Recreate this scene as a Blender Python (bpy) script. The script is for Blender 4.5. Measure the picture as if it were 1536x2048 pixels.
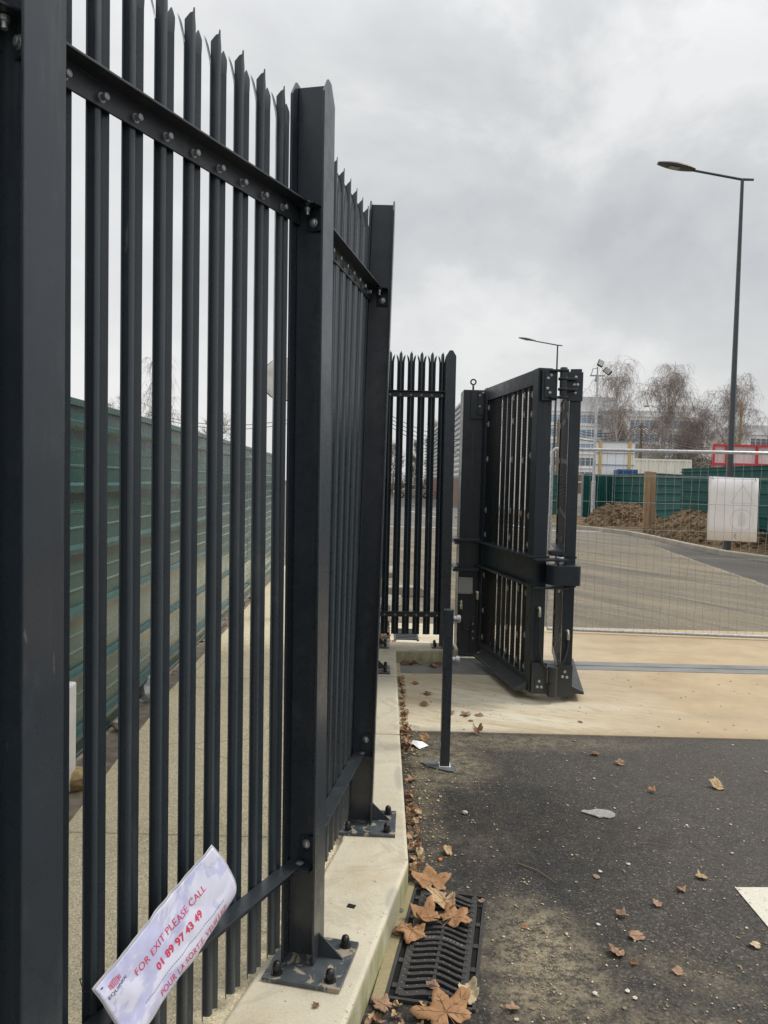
import bpy, bmesh, math, random
from mathutils import Vector, Matrix, noise
R = math.radians
rnd = random.Random(7)
for o in list(bpy.data.objects): bpy.data.objects.remove(o)
SC = bpy.context.scene
COL = SC.collection

# ---------------------------------------------------------------- camera
cam = bpy.data.objects.new('camera', bpy.data.cameras.new('camera')); COL.objects.link(cam)
cam.matrix_world = Matrix.Translation((0, 0, 1.76)) @ Matrix.Rotation(R(90 - 2.31), 4, 'X') @ Matrix.Rotation(0.025, 4, 'Z')
cam.data.sensor_fit = 'VERTICAL'; cam.data.sensor_height = 24; cam.data.sensor_width = 18
cam.data.lens = 24 * 1540 / 2048
cam.data.clip_start = 0.05; cam.data.clip_end = 1500
SC.camera = cam

# ---------------------------------------------------------------- overcast sky
SUN_EL, SUN_AZ = 54, 80          # azimuth measured from +Y towards +X
w = bpy.data.worlds.new("World"); SC.world = w; w.use_nodes = True
nt = w.node_tree; nt.nodes.clear()
def N(t, k, **kw):
    n = t.nodes.new(k)
    for a, b in kw.items(): setattr(n, a, b)
    return n
out = N(nt, 'ShaderNodeOutputWorld'); bg = N(nt, 'ShaderNodeBackground'); bg.inputs[1].default_value = 0.1
sky = N(nt, 'ShaderNodeTexSky', sky_type='NISHITA'); sky.sun_disc = False
sky.sun_elevation = R(SUN_EL); sky.sun_rotation = R(SUN_AZ)
tc = N(nt, 'ShaderNodeTexCoord')
mp = N(nt, 'ShaderNodeMapping'); mp.inputs['Scale'].default_value = (1, 1, 1.55); mp.inputs['Location'].default_value = (.35, .1, .4)
nt.links.new(tc.outputs['Generated'], mp.inputs[0])
n1 = N(nt, 'ShaderNodeTexNoise'); n1.inputs['Scale'].default_value = 3.1; n1.inputs['Detail'].default_value = 8; n1.inputs['Roughness'].default_value = .57; n1.inputs['Distortion'].default_value = .25
nt.links.new(mp.outputs[0], n1.inputs['Vector'])
rp = N(nt, 'ShaderNodeValToRGB')
rp.color_ramp.elements[0].position = .33; rp.color_ramp.elements[0].color = (.54, .555, .58, 1)
rp.color_ramp.elements[1].position = .63; rp.color_ramp.elements[1].color = (.86, .86, .865, 1)
e = rp.color_ramp.elements.new(.5); e.color = (.66, .68, .69, 1)
nt.links.new(n1.outputs[0], rp.inputs[0])
# brighter low in the west (left of the view)
sx = N(nt, 'ShaderNodeSeparateXYZ'); nt.links.new(tc.outputs['Generated'], sx.inputs[0])
mr = N(nt, 'ShaderNodeMapRange'); mr.inputs[1].default_value = .15; mr.inputs[2].default_value = -.6; mr.inputs[3].default_value = 0; mr.inputs[4].default_value = .75
nt.links.new(sx.outputs[0], mr.inputs[0])
mx = N(nt, 'ShaderNodeMixRGB'); mx.inputs[2].default_value = (.93, .93, .93, 1)
hz_ = N(nt, 'ShaderNodeMapRange'); hz_.inputs[1].default_value = .28; hz_.inputs[2].default_value = 0; hz_.inputs[3].default_value = 0; hz_.inputs[4].default_value = .65
nt.links.new(sx.outputs[2], hz_.inputs[0])
hm = N(nt, 'ShaderNodeMixRGB'); hm.inputs[2].default_value = (.76, .755, .735, 1); nt.links.new(hz_.outputs[0], hm.inputs[0]); nt.links.new(rp.outputs[0], hm.inputs[1])
nt.links.new(mr.outputs[0], mx.inputs[0]); nt.links.new(hm.outputs[0], mx.inputs[1])
sc10 = N(nt, 'ShaderNodeMixRGB', blend_type='MULTIPLY'); sc10.inputs[0].default_value = 1; sc10.inputs[2].default_value = (7.6, 7.6, 7.6, 1)
nt.links.new(mx.outputs[0], sc10.inputs[1])
fin = N(nt, 'ShaderNodeMixRGB'); fin.inputs[0].default_value = .97
# an overcast sky is brighter overhead than along the horizon
zr = N(nt, 'ShaderNodeMapRange'); zr.inputs[1].default_value = .45; zr.inputs[2].default_value = 1; zr.inputs[3].default_value = 1; zr.inputs[4].default_value = 2.0
nt.links.new(sx.outputs[2], zr.inputs[0])
zm = N(nt, 'ShaderNodeMixRGB', blend_type='MULTIPLY'); zm.inputs[0].default_value = 1
nt.links.new(sc10.outputs[0], zm.inputs[1]); nt.links.new(zr.outputs[0], zm.inputs[2])
nt.links.new(sky.outputs[0], fin.inputs[1]); nt.links.new(zm.outputs[0], fin.inputs[2])
nt.links.new(fin.outputs[0], bg.inputs[0]); nt.links.new(bg.outputs[0], out.inputs[0])

# ---------------------------------------------------------------- sun behind cloud
sl = bpy.data.lights.new('sun', 'SUN'); sl.energy = 1.5; sl.angle = R(16); sl.color = (1, .96, .9)
so = bpy.data.objects.new('sun', sl); COL.objects.link(so)
dv = Vector((math.sin(R(SUN_AZ)) * math.cos(R(SUN_EL)), math.cos(R(SUN_AZ)) * math.cos(R(SUN_EL)), math.sin(R(SUN_EL))))
so.rotation_euler = dv.to_track_quat('Z', 'Y').to_euler()
SC.view_settings.view_transform = 'Standard'; SC.view_settings.look = 'None'
SC.view_settings.exposure = 0.40; SC.view_settings.gamma = 1
SC.view_settings.use_curve_mapping = False

# ---------------------------------------------------------------- mesh helpers
ORG = {}
class MB:
    def __init__(s): s.v = []; s.f = []
    def add(s, vs, fs):
        b = len(s.v); s.v += [tuple(x) for x in vs]; s.f += [tuple(i + b for i in f) for f in fs]; return s
    def box(s, c, d, rz=0, m=None):
        M = (Matrix.Translation(c) @ (m if m is not None else Matrix.Rotation(rz, 4, 'Z')))
        vs = [M @ Vector((x * d[0] / 2, y * d[1] / 2, z * d[2] / 2)) for x in (-1, 1) for y in (-1, 1) for z in (-1, 1)]
        return s.add(vs, [(0, 1, 3, 2), (4, 6, 7, 5), (0, 4, 5, 1), (2, 3, 7, 6), (0, 2, 6, 4), (1, 5, 7, 3)])
    def bb(s, a, b):
        return s.box([(a[i] + b[i]) / 2 for i in range(3)], [abs(b[i] - a[i]) for i in range(3)])
    def tube(s, pts, r, seg=8, caps=True):
        pts = [Vector(p) for p in pts]; n = len(pts)
        rs = r if isinstance(r, (list, tuple)) else [r] * n
        vs = []; fs = []; prev = None
        for i, p in enumerate(pts):
            t = (pts[min(i + 1, n - 1)] - pts[max(i - 1, 0)])
            t = t.normalized() if t.length > 1e-9 else Vector((0, 0, 1))
            if prev is None:
                a = Vector((0, 0, 1)) if abs(t.z) < .9 else Vector((1, 0, 0))
                u = t.cross(a).normalized()
            else:
                u = (prev - t * prev.dot(t)); u = u.normalized() if u.length > 1e-6 else t.orthogonal().normalized()
            prev = u; v = t.cross(u)
            for k in range(seg):
                an = 2 * math.pi * k / seg + math.pi / seg
                vs.append(p + (u * math.cos(an) + v * math.sin(an)) * rs[i])
        for i in range(n - 1):
            for k in range(seg):
                a, b = i * seg + k, i * seg + (k + 1) % seg
                fs.append((a, b, b + seg, a + seg))
        if caps: fs.append(tuple(range(seg))[::-1]); fs.append(tuple((n - 1) * seg + k for k in range(seg)))
        return s.add(vs, fs)
    def prism(s, poly, z0, z1, M=None):
        n = len(poly); vs = [Vector((x, y, z0)) for x, y in poly] + [Vector((x, y, z1)) for x, y in poly]
        if M is not None: vs = [M @ v for v in vs]
        return s.add(vs, [tuple(range(n))[::-1], tuple(range(n, 2 * n))] + [(i, (i + 1) % n, n + (i + 1) % n, n + i) for i in range(n)])
    def lathe(s, prof, c=(0, 0, 0), seg=16, M=None):
        vs = []; fs = []
        for r, z in prof:
            for k in range(seg):
                a = 2 * math.pi * k / seg; vs.append(Vector((r * math.cos(a), r * math.sin(a), z)))
        n = len(prof)
        for i in range(n - 1):
            for k in range(seg):
                a, b = i * seg + k, i * seg + (k + 1) % seg; fs.append((a, b, b + seg, a + seg))
        fs.append(tuple(range(seg))[::-1]); fs.append(tuple((n - 1) * seg + k for k in range(seg)))
        T = Matrix.Translation(c) @ (M if M is not None else Matrix.Identity(4))
        return s.add([T @ v for v in vs], fs)
    def xf(s, M): s.v = [tuple(M @ Vector(x)) for x in s.v]; return s
    def build(s, name, mat, parent=None, smooth=False, bevel=0, origin=None, seg=2):
        if parent is not None: og = ORG[parent.name]
        else: og = Vector(origin) if origin is not None else Vector((0, 0, 0))
        me = bpy.data.meshes.new(name)
        me.from_pydata([tuple(Vector(x) - og) for x in s.v], [], s.f)
        bm = bmesh.new(); bm.from_mesh(me); bmesh.ops.recalc_face_normals(bm, faces=bm.faces); bm.to_mesh(me); bm.free()
        me.materials.append(mat)
        if smooth:
            for p in me.polygons: p.use_smooth = True
            if smooth != True: me.set_sharp_from_angle(angle=R(smooth))
        o = bpy.data.objects.new(name, me); COL.objects.link(o)
        if parent is not None: o.parent = parent
        else: o.location = og
        ORG[o.name] = og
        if bevel:
            b = o.modifiers.new('bevel', 'BEVEL'); b.width = bevel; b.segments = seg; b.limit_method = 'ANGLE'; b.angle_limit = R(35)
        return o
def thing(name, label, cat, loc=(0, 0, 0), group=None, kind=None):
    o = bpy.data.objects.new(name, None); COL.objects.link(o); o.location = loc; o.empty_display_size = .1
    ORG[o.name] = Vector(loc); return tag(o, label, cat, group, kind)
def tag(o, label=None, cat=None, group=None, kind=None):
    if label: o['label'] = label
    if cat: o['category'] = cat
    if group: o['group'] = group
    if kind: o['kind'] = kind
    return o
def struct(o): o['kind'] = 'structure'; return o
def dup(o, parent, M):
    c = o.copy(); COL.objects.link(c); c.parent = parent; c.matrix_basis = M; ORG[c.name] = ORG[o.name]
    for ch in o.children:
        d = ch.copy(); COL.objects.link(d); d.parent = c; ORG[d.name] = ORG[ch.name]
    return c

# ---------------------------------------------------------------- material helpers
class MT:
    def __init__(s, name, rough=.6, metal=0, spec=.5):
        s.m = bpy.data.materials.new(name); s.m.use_nodes = True; s.t = s.m.node_tree
        s.b = s.t.nodes['Principled BSDF']; s.b.inputs['Roughness'].default_value = rough; s.b.inputs['Metallic'].default_value = metal
        s.b.inputs['Specular IOR Level'].default_value = spec
        s.pos = s.t.nodes.new('ShaderNodeNewGeometry').outputs['Position']
    def L(s, a, b): s.t.links.new(a, b)
    def map(s, scale=(1, 1, 1), rot=(0, 0, 0), loc=(0, 0, 0), src=None):
        if any(rot):          # turn first, then stretch
            q = s.t.nodes.new('ShaderNodeMapping'); q.inputs['Rotation'].default_value = rot; s.L(src or s.pos, q.inputs[0]); src = q.outputs[0]
        m = s.t.nodes.new('ShaderNodeMapping'); m.inputs['Scale'].default_value = scale; m.inputs['Location'].default_value = loc
        s.L(src or s.pos, m.inputs[0]); return m.outputs[0]
    def noise(s, scale, detail=4, rough=.55, src=None, dist=0):
        n = s.t.nodes.new('ShaderNodeTexNoise'); n.inputs['Scale'].default_value = scale; n.inputs['Detail'].default_value = detail
        n.inputs['Roughness'].default_value = rough; n.inputs['Distortion'].default_value = dist; s.L(src or s.pos, n.inputs['Vector']); return n.outputs[0]
    def voro(s, scale, out='Distance', src=None, feature='F1'):
        n = s.t.nodes.new('ShaderNodeTexVoronoi'); n.feature = feature; n.inputs['Scale'].default_value = scale; s.L(src or s.pos, n.inputs['Vector']); return n.outputs[out]
    def ramp(s, src, stops):
        r = s.t.nodes.new('ShaderNodeValToRGB'); cr = r.color_ramp
        while len(cr.elements) < len(stops): cr.elements.new(.5)
        for e, (p, c) in zip(cr.elements, stops):
            e.position = p; e.color = (c, c, c, 1) if isinstance(c, (int, float)) else (*c, 1)
        s.L(src, r.inputs[0]); return r.outputs[0]
    def mix(s, f, a, b, mode='MIX'):
        m = s.t.nodes.new('ShaderNodeMixRGB'); m.blend_type = mode
        for i, x in enumerate((f, a, b)):
            if hasattr(x, 'links'): s.L(x, m.inputs[i])
            elif isinstance(x, (int, float)): m.inputs[i].default_value = x if i == 0 else (x, x, x, 1)
            else: m.inputs[i].default_value = (*x, 1)
        return m.outputs[0]
    def math(s, op, a, b=0, c=None):
        m = s.t.nodes.new('ShaderNodeMath'); m.operation = op
        for i, x in enumerate((a, b, c)):
            if x is None: continue
            if hasattr(x, 'links'): s.L(x, m.inputs[i])
            else: m.inputs[i].default_value = x
        return m.outputs[0]
    def sep(s, src=None):
        m = s.t.nodes.new('ShaderNodeSeparateXYZ'); s.L(src or s.pos, m.inputs[0]); return m.outputs
    def blob(s, c, rx, ry, soft=.6, warp=.25, ws=3.0, rot=0):
        # mask 0..1 of a stain around a point, with a ragged edge
        v = s.map(scale=(1 / rx, 1 / ry, 1), loc=(-c[0] / rx, -c[1] / ry, 0)) if not rot else s.map(src=s.map(loc=(-c[0], -c[1], 0)), rot=(0, 0, rot), scale=(1 / rx, 1 / ry, 1))
        x, y, z = s.sep(v)
        d = s.math('SQRT', s.math('ADD', s.math('MULTIPLY', x, x), s.math('MULTIPLY', y, y)))
        n = s.noise(ws, 5, .65)
        d = s.math('ADD', d, s.math('MULTIPLY', s.math('SUBTRACT', n, .5), warp * 4))
        m = s.t.nodes.new('ShaderNodeMapRange'); m.inputs[1].default_value = 1.0; m.inputs[2].default_value = 1 - soft
        s.L(d, m.inputs[0]); return m.outputs[0]
    def color(s, c):
        if hasattr(c, 'links'): s.L(c, s.b.inputs['Base Color'])
        else: s.b.inputs['Base Color'].default_value = (*c, 1)
        return s
    def rough(s, r): s.L(r, s.b.inputs['Roughness']); return s
    def bump(s, h, strength=.3, dist=.01):
        b = s.t.nodes.new('ShaderNodeBump'); b.inputs['Strength'].default_value = strength; b.inputs['Distance'].default_value = dist
        s.L(h, b.inputs['Height']); s.L(b.outputs[0], s.b.inputs['Normal']); return s
def simple(name, c, rough=.6, metal=0, var=.25, scale=8, bump=0, bscale=60, spec=.5, coat=0):
    t = MT(name, rough, metal, spec)
    n = t.noise(scale, 5, .6)
    t.color(t.ramp(n, [(.3, tuple(x * (1 - var) for x in c)), (.7, tuple(min(1, x * (1 + var)) for x in c))]))
    if bump: t.bump(t.noise(bscale, 3), bump, .003)
    if coat: t.b.inputs['Coat Weight'].default_value = coat; t.b.inputs['Coat Roughness'].default_value = .15
    return t.m
M_ = {}
def steel(name, base, rough=.38, dirt=.5, bump=.12):
    t = MT(name, rough, 0, .5)
    big = t.noise(1.7, 4); fine = t.noise(14, 6, .7)
    c = t.ramp(big, [(.3, tuple(x * .88 for x in base)), (.7, tuple(x * 1.12 for x in base))])
    dust = t.ramp(t.noise(5.0, 8, .72, src=t.map(scale=(1, 1, .35))), [(.56, 0), (.80, dirt)])
    c = t.mix(t.mix(1, dust, fine, 'MULTIPLY'), c, (.20, .19, .165))
    stk = t.ramp(t.noise(1.0, 5, .6, src=t.map(scale=(38, 38, 1.1))), [(.58, 0), (.78, .30)]); c = t.mix(stk, c, (.13, .135, .13))
    low = t.ramp(t.math('ADD', t.sep()[2], t.math('MULTIPLY', t.noise(9, 5, .7), .5)), [(.42, .16), (.78, 0)]); c = t.mix(low, c, (.13, .12, .095))
    sc = t.ramp(t.noise(26, 3, .5, src=t.map(scale=(1, 1, .25))), [(.74, 0), (.78, .5)])
    c = t.mix(sc, c, (.17, .18, .18))
    t.color(c); t.rough(t.ramp(fine, [(.3, rough - .07), (.7, rough + .12)]))
    t.bump(t.noise(420, 2), bump, .0015); return t.m
M_['paint'] = steel('anthracite_powder_coat', (.021, .030, .040), .27)
M_['pale'] = steel('anthracite_pale_coat', (.034, .045, .055), .28, .6)
M_['gate'] = steel('anthracite_gate_paint', (.012, .019, .025), .33, .3)
M_['black'] = simple('black_steel', (.012, .014, .016), .45, bump=.1)
M_['cap'] = simple('black_plastic_cap', (.012, .012, .013), .35)
M_['galv'] = simple('galvanised_steel', (.42, .43, .44), .38, .75, .3, 40)
M_['galvl'] = simple('weathered_galvanised', (.34, .35, .36), .5, .6, .25, 30)
M_['lampgrey'] = simple('dark_grey_green_pole_paint', (.045, .055, .058), .4)
M_['white'] = simple('white_paint', (.86, .86, .85), .5, var=.06)
M_['cream'] = simple('cream_container_paint', (.80, .77, .66), .5, var=.1, scale=1)
M_['timber'] = simple('yellow_timber', (.62, .42, .17), .7, var=.2)
M_['red'] = simple('red_paint', (.62, .03, .05), .4, var=.1)
M_['pinkw'] = simple('pale_sheet', (.72, .62, .62), .5, var=.08)
M_['blue'] = simple('blue_skip_paint', (.04, .11, .28), .5)
M_['rubber'] = simple('rubber', (.015, .015, .016), .7)
M_['glass'] = simple('dark_window_glass', (.03, .04, .05), .08, spec=.8)
M_['bark'] = simple('brown_bark', (.10, .085, .07), .9, var=.35, scale=20)
M_['birch'] = simple('pale_birch_bark', (.50, .47, .43), .85, var=.35, scale=9)
M_['twig'] = simple('reddish_twigs', (.235, .185, .165), .9, var=.35, scale=3)
M_['twigo'] = simple('olive_twigs', (.17, .15, .085), .9, var=.35, scale=3)
M_['ink_red'] = simple('red_ink', (.70, .06, .12), .6, var=.03)
M_['ink_black'] = simple('black_ink', (.03, .03, .04), .6)
M_['soil'] = None

# asphalt of the forecourt --------------------------------------------------
def asphalt():
    t = MT('forecourt_asphalt', .8, 0, .35)
    st = t.voro(125, 'Color'); sx_ = t.sep(st)[0]
    big = t.noise(1.1, 6, .62); med = t.noise(7, 5, .6)
    base = t.ramp(big, [(.30, (.022, .0215, .021)), (.5, (.036, .033, .030)), (.68, (.060, .052, .043))])
    ax, ay, az = t.sep(); dust = t.ramp(t.math('ADD', t.math('ADD', t.math('MULTIPLY', ax, .16), t.math('MULTIPLY', ay, .05)), t.math('MULTIPLY', t.noise(.9, 5), .5)), [(.50, 0), (.86, .85)])
    base = t.mix(dust, base, (.078, .069, .059))
    base = t.mix(t.ramp(med, [(.40, .0), (.72, .45)]), base, (.092, .080, .065))
    stones = t.ramp(sx_, [(.0, .50), (.5, .92), (.86, 1.35), (.96, 2.0), (1.0, 3.2)])
    stones = t.mix(t.math('MULTIPLY', dust, .6), stones, 1.0)
    c = t.mix(1, base, stones, 'MULTIPLY')
    sp2 = t.ramp(t.voro(38, 'Distance'), [(.05, 1), (.085, 0)])
    sel = t.ramp(t.sep(t.voro(38, 'Color'))[1], [(.84, 0), (.86, .8)])
    c = t.mix(t.mix(1, sp2, sel, 'MULTIPLY'), c, (.34, .30, .23))
    sand = (.30, .25, .165); fleck = t.ramp(t.mix(.5, t.noise(60, 4, .75), t.noise(14, 4, .7)), [(.44, .12), (.58, 1)])
    for (cc, rx, ry, am, rot) in (((.62, 2.80), .30, .52, 1.0, 0), ((.45, 4.75), .34, .45, .8, 0), ((.85, 5.2), 1.2, .22, .55, 0), ((.85, 2.35), .55, .30, .55, 0),
                                  ((1.15, 2.72), .35, .12, .35, .5), ((.28, 4.3), .12, 1.2, .4, 0), ((.55, 3.7), .30, .25, .25, 0)):
        m = t.mix(1, t.blob(cc, rx, ry, .7, .22, 5, rot), fleck, 'MULTIPLY')
        c = t.mix(t.math('MULTIPLY', m, am), c, sand)
    dark = t.blob((.75, 3.85), .75, .65, .8, .2, 2.2); c = t.mix(t.math('MULTIPLY', dark, .75), c, t.mix(1, c, .5, 'MULTIPLY'))
    rough_ = t.ramp(big, [(.3, .62), (.6, .88)]); t.rough(rough_)
    t.color(c); h = t.mix(.5, t.voro(150), t.noise(60, 6, .7)); t.bump(h, .7, .006); return t.m
def far_asphalt():
    t = MT('dusty_road_asphalt', .88, 0, .25)
    big = t.noise(.32, 6, .6); st = t.noise(1.0, 6, .65, src=t.map(rot=(0, 0, -.62), scale=(1.6, .12, 1)), dist=.5)
    c = t.ramp(big, [(.35, (.115, .102, .082)), (.65, (.185, .158, .118))])
    c = t.mix(t.ramp(st, [(.42, 0), (.7, .8)]), c, (.30, .245, .165))
    st2 = t.noise(1.3, 6, .6, src=t.map(rot=(0, 0, -.42), scale=(2.4, .1, 1)), dist=.3)
    c = t.mix(t.ramp(st2, [(.52, 0), (.62, .55)]), c, (.085, .08, .072))
    # newer black asphalt patch by the kerb
    x, y, z = t.sep(); pm = t.ramp(t.math('SUBTRACT', t.math('ADD', x, t.math('MULTIPLY', t.noise(2, 3), .5)), t.math('MULTIPLY', t.math('SUBTRACT', 22.5, y), -.13)), [(.0, 0), (1, 1)])
    e = t.math('SUBTRACT', x, t.math('ADD', 5.5, t.math('MULTIPLY', y, .115)))
    e = t.math('ADD', e, t.math('MULTIPLY', t.noise(1.5, 4), .35))
    pm = t.ramp(e, [(.14, 0), (.2, 1)]); py = t.ramp(t.math('MULTIPLY', y, .03), [(.66, 1), (.74, 0)])
    c = t.mix(t.math('MULTIPLY', t.mix(1, pm, py, 'MULTIPLY'), .75), c, (.052, .052, .055))
    el = t.ramp(e, [(.10, 0), (.15, .7), (.2, 0)]); c = t.mix(t.mix(1, el, py, 'MULTIPLY'), c, (.34, .29, .20))
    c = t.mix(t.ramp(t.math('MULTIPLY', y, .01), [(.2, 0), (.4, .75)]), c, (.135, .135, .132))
    c = t.mix(1, c, t.ramp(t.sep(t.voro(110, 'Color'))[0], [(0, .75), (.8, 1.05), (1, 1.7)]), 'MULTIPLY')
    t.color(c); t.bump(t.noise(70, 5, .7), .4, .006); return t.m
def concrete(name, c1, c2, stain, streak=0, sa=.5, fine=.12):
    t = MT(name, .8, 0, .3)
    c = t.ramp(t.noise(.9, 6, .6), [(.3, c1), (.7, c2)])
    if streak:
        st = t.noise(1.2, 7, .65, src=t.map(rot=(0, 0, streak), scale=(.25, 2.6, 1)), dist=.4)
        c = t.mix(t.ramp(st, [(.45, 0), (.72, sa)]), c, stain)
    else: c = t.mix(t.ramp(t.noise(3.2, 7, .7), [(.5, 0), (.75, sa)]), c, stain)
    c = t.mix(1, c, t.ramp(t.noise(130, 4, .75), [(.3, 1 - fine), (.7, 1 + fine)]), 'MULTIPLY')
    pits = t.ramp(t.voro(26), [(.03, .45), (.06, 1)]); c = t.mix(.6, c, t.mix(1, c, pits, 'MULTIPLY'))
    t.bump(t.noise(45, 7, .7), .35, .004); return t, c
t, c = concrete('gateway_slab_concrete', (.60, .545, .42), (.70, .645, .51), (.46, .35, .20), .28, .8)
gx, gy, gz = t.sep()
c = t.mix(t.ramp(t.noise(7, 8, .75, src=t.map(rot=(0, 0, .5), scale=(.5, 2.2, 1))), [(.48, 0), (.66, .7)]), c, (.36, .27, .15))
c = t.mix(t.ramp(t.noise(30, 6, .8), [(.60, 0), (.72, .7)]), c, (.24, .17, .10))
br = t.ramp(t.math('ADD', t.math('MULTIPLY', gx, .17), t.math('MULTIPLY', t.noise(.8, 5), .35)), [(.34, 0), (.60, .95)])
c = t.mix(br, c, t.mix(t.noise(2.4, 6, .65), (.30, .215, .125), (.58, .46, .30)))
c = t.mix(t.math('MULTIPLY', t.blob((.95, 6.9), .75, .55, .8, .12, 3), .30), c, (.40, .38, .33))
c = t.mix(t.math('MULTIPLY', t.blob((.35, 6.3), .3, .9, .8, .3, 5), .4), c, (.45, .34, .18))
edge = t.ramp(t.math('ADD', gy, t.math('MULTIPLY', t.math('SUBTRACT', t.noise(6, 6, .7), .5), .35)), [(.0, 1), (1, 1)])
em = t.t.nodes.new('ShaderNodeMapRange'); em.inputs[1].default_value = 5.50; em.inputs[2].default_value = 5.33; t.L(t.math('ADD', gy, t.math('MULTIPLY', t.math('SUBTRACT', t.noise(7, 6, .75), .5), .30)), em.inputs[0])
c = t.mix(t.math('MULTIPLY', em.outputs[0], .55), c, (.24, .18, .11))
tyre = t.ramp(t.noise(1.6, 5, .6, src=t.map(rot=(0, 0, .12), scale=(.12, 1.6, 1))), [(.56, 0), (.68, .30)]); c = t.mix(tyre, c, (.33, .28, .21))
t.color(c); M_['slab'] = t.m
t, c = concrete('kerb_plinth_concrete', (.55, .50, .385), (.67, .61, .475), (.46, .36, .21), 0, .55, .10)
x_, y_, z_ = t.sep()
face = t.ramp(z_, [(.105, 1), (.132, 0)])                        # vertical face only: algae and damp
alg = t.ramp(t.noise(7, 6, .7, src=t.map(scale=(1, 1, .25))), [(.36, .1), (.56, 1)])
c = t.mix(t.math('MULTIPLY', t.mix(1, face, alg, 'MULTIPLY'), .9), c, (.25, .26, .09))
c = t.mix(t.math('MULTIPLY', t.blob((.085, 2.9), .05, .13, .35, .12, 6), .55), c, (.33, .31, .27))
c = t.mix(t.math('MULTIPLY', t.blob((.12, 4.15), .035, .20, .4, .1, 6), .5), c, (.35, .32, .27))
c = t.mix(t.math('MULTIPLY', t.blob((.06, 4.35), .07, .06, .4, .2, 8), .35), c, (.70, .64, .5))
for cc_, rx_2, ry_2 in (((-.20, 2.52), .20, .20), ((-.03, 3.57), .19, .19), ((.0, 6.55), .16, .2), ((.52, 7.56), .2, .14)):
    c = t.mix(t.math('MULTIPLY', t.blob(cc_, rx_2, ry_2, .5, .25, 7), .35), c, (.30, .27, .20))
c = t.mix(t.ramp(t.noise(2.3, 8, .72, dist=1.0), [(.54, 0), (.60, .35), (.66, .1), (.8, .5)]), c, (.36, .31, .22))
c = t.mix(t.ramp(t.noise(48, 3, .6), [(.66, 0), (.72, .75)]), c, (.20, .17, .12))
t.color(c); M_['plinth'] = t.m
t, c = concrete('kerb_stone_concrete', (.27, .25, .21), (.40, .365, .30), (.22, .18, .13), 0, .8, .2); t.color(c); M_['kerb'] = t.m
# exposed aggregate pavement
t = MT('exposed_aggregate_pavement', .85, 0, .25)
c = t.ramp(t.noise(1.2, 4), [(.3, (.62, .53, .36)), (.7, (.70, .61, .43))])
c = t.mix(1, c, t.ramp(t.sep(t.voro(170, 'Color'))[0], [(0, .62), (.3, .95), (.8, 1.05), (1, 1.4)]), 'MULTIPLY')
jt = t.math('ABSOLUTE', t.math('SUBTRACT', t.math('PINGPONG', t.math('SUBTRACT', y_ if False else t.sep()[1], .70), 1.4), 0))
c = t.mix(t.ramp(jt, [(.003, .7), (.008, 0)]), c, (.16, .13, .09))
cr = t.voro(.75, 'Distance', src=t.map(loc=(.3, .2, 0)), feature='DISTANCE_TO_EDGE'); c = t.mix(t.ramp(cr, [(.001, .55), (.004, 0)]), c, (.2, .16, .11))
c = t.mix(t.ramp(t.noise(9, 5, .7), [(.62, 0), (.78, .5)]), c, (.28, .22, .13))
t.color(c); t.bump(t.voro(170), .5, .004); M_['agg'] = t.m
M_['asph'] = asphalt(); M_['road'] = far_asphalt()
M_['dirtstrip'] = simple('dirty_mortar_strip', (.20, .17, .13), .95, var=.4, scale=12, bump=.5, bscale=40)
# green hoarding
t = MT('green_sheet_metal', .33, 0, .6)
c = t.ramp(t.noise(1.4, 5, .6), [(.3, (.006, .066, .056)), (.7, (.012, .088, .076))])
c = t.mix(t.ramp(t.noise(2.5, 7, .7), [(.50, 0), (.85, .4)]), c, (.15, .16, .13))
t.color(c); t.rough(t.ramp(t.noise(3, 6, .6), [(.3, .16), (.7, .38)])); t.bump(t.noise(1.6, 2), .12, .03); t.b.inputs['Coat Weight'].default_value = .5; t.b.inputs['Coat Roughness'].default_value = .2; M_['green'] = t.m
t = MT('green_hoarding_far', .6, 0, .3)
c = t.ramp(t.noise(.9, 5, .6), [(.3, (.005, .066, .056)), (.7, (.010, .090, .078))]); t.color(c); M_['green2'] = t.m
# soil
t = MT('clay_soil', .97, 0, .15)
c = t.ramp(t.mix(.55, t.noise(2.2, 8, .75), t.noise(11, 6, .8)), [(.36, (.055, .036, .021)), (.5, (.145, .098, .058)), (.64, (.33, .25, .155))]); t.color(c)
t.bump(t.noise(14, 8, .75), .9, .06); M_['soil'] = t.m
t = MT('rough_post_timber', .85); c = t.ramp(t.noise(5, 6, .6, src=t.map(scale=(9, 9, .6))), [(.3, (.26, .165, .09)), (.7, (.42, .29, .17))])
c = t.mix(t.ramp(t.voro(6, src=t.map(scale=(1, 1, .7))), [(.10, .7), (.16, 0)]), c, (.10, .06, .035)); t.color(c); M_['post_timber'] = t.m
# road paint
t = MT('worn_road_paint', .8); c = t.mix(t.ramp(t.noise(22, 6, .75), [(.56, 0), (.64, .9)]), (.66, .63, .52), (.16, .14, .11)); c = t.mix(1, c, t.ramp(t.noise(120, 3), [(.3, .85), (.7, 1.05)]), 'MULTIPLY'); t.color(c); t.bump(t.noise(80, 5), .4, .004); M_['mark'] = t.m

# ================================================================= GROUND
def sheet(name, pts, z, mat, cuts=0):
    m = MB(); m.add([(x, y, z) for x, y in pts], [tuple(range(len(pts)))]); return struct(m.build(name, mat))
sheet('ground', [(-400, -40), (400, -40), (400, 700), (-400, 700)], 0.0, M_['asph'])
sheet('road', [(-.16, 9.45), (60, 9.45), (60, 200), (-120, 200), (-120, 16), (-.16, 16)], 0.004, M_['road'])
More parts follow.
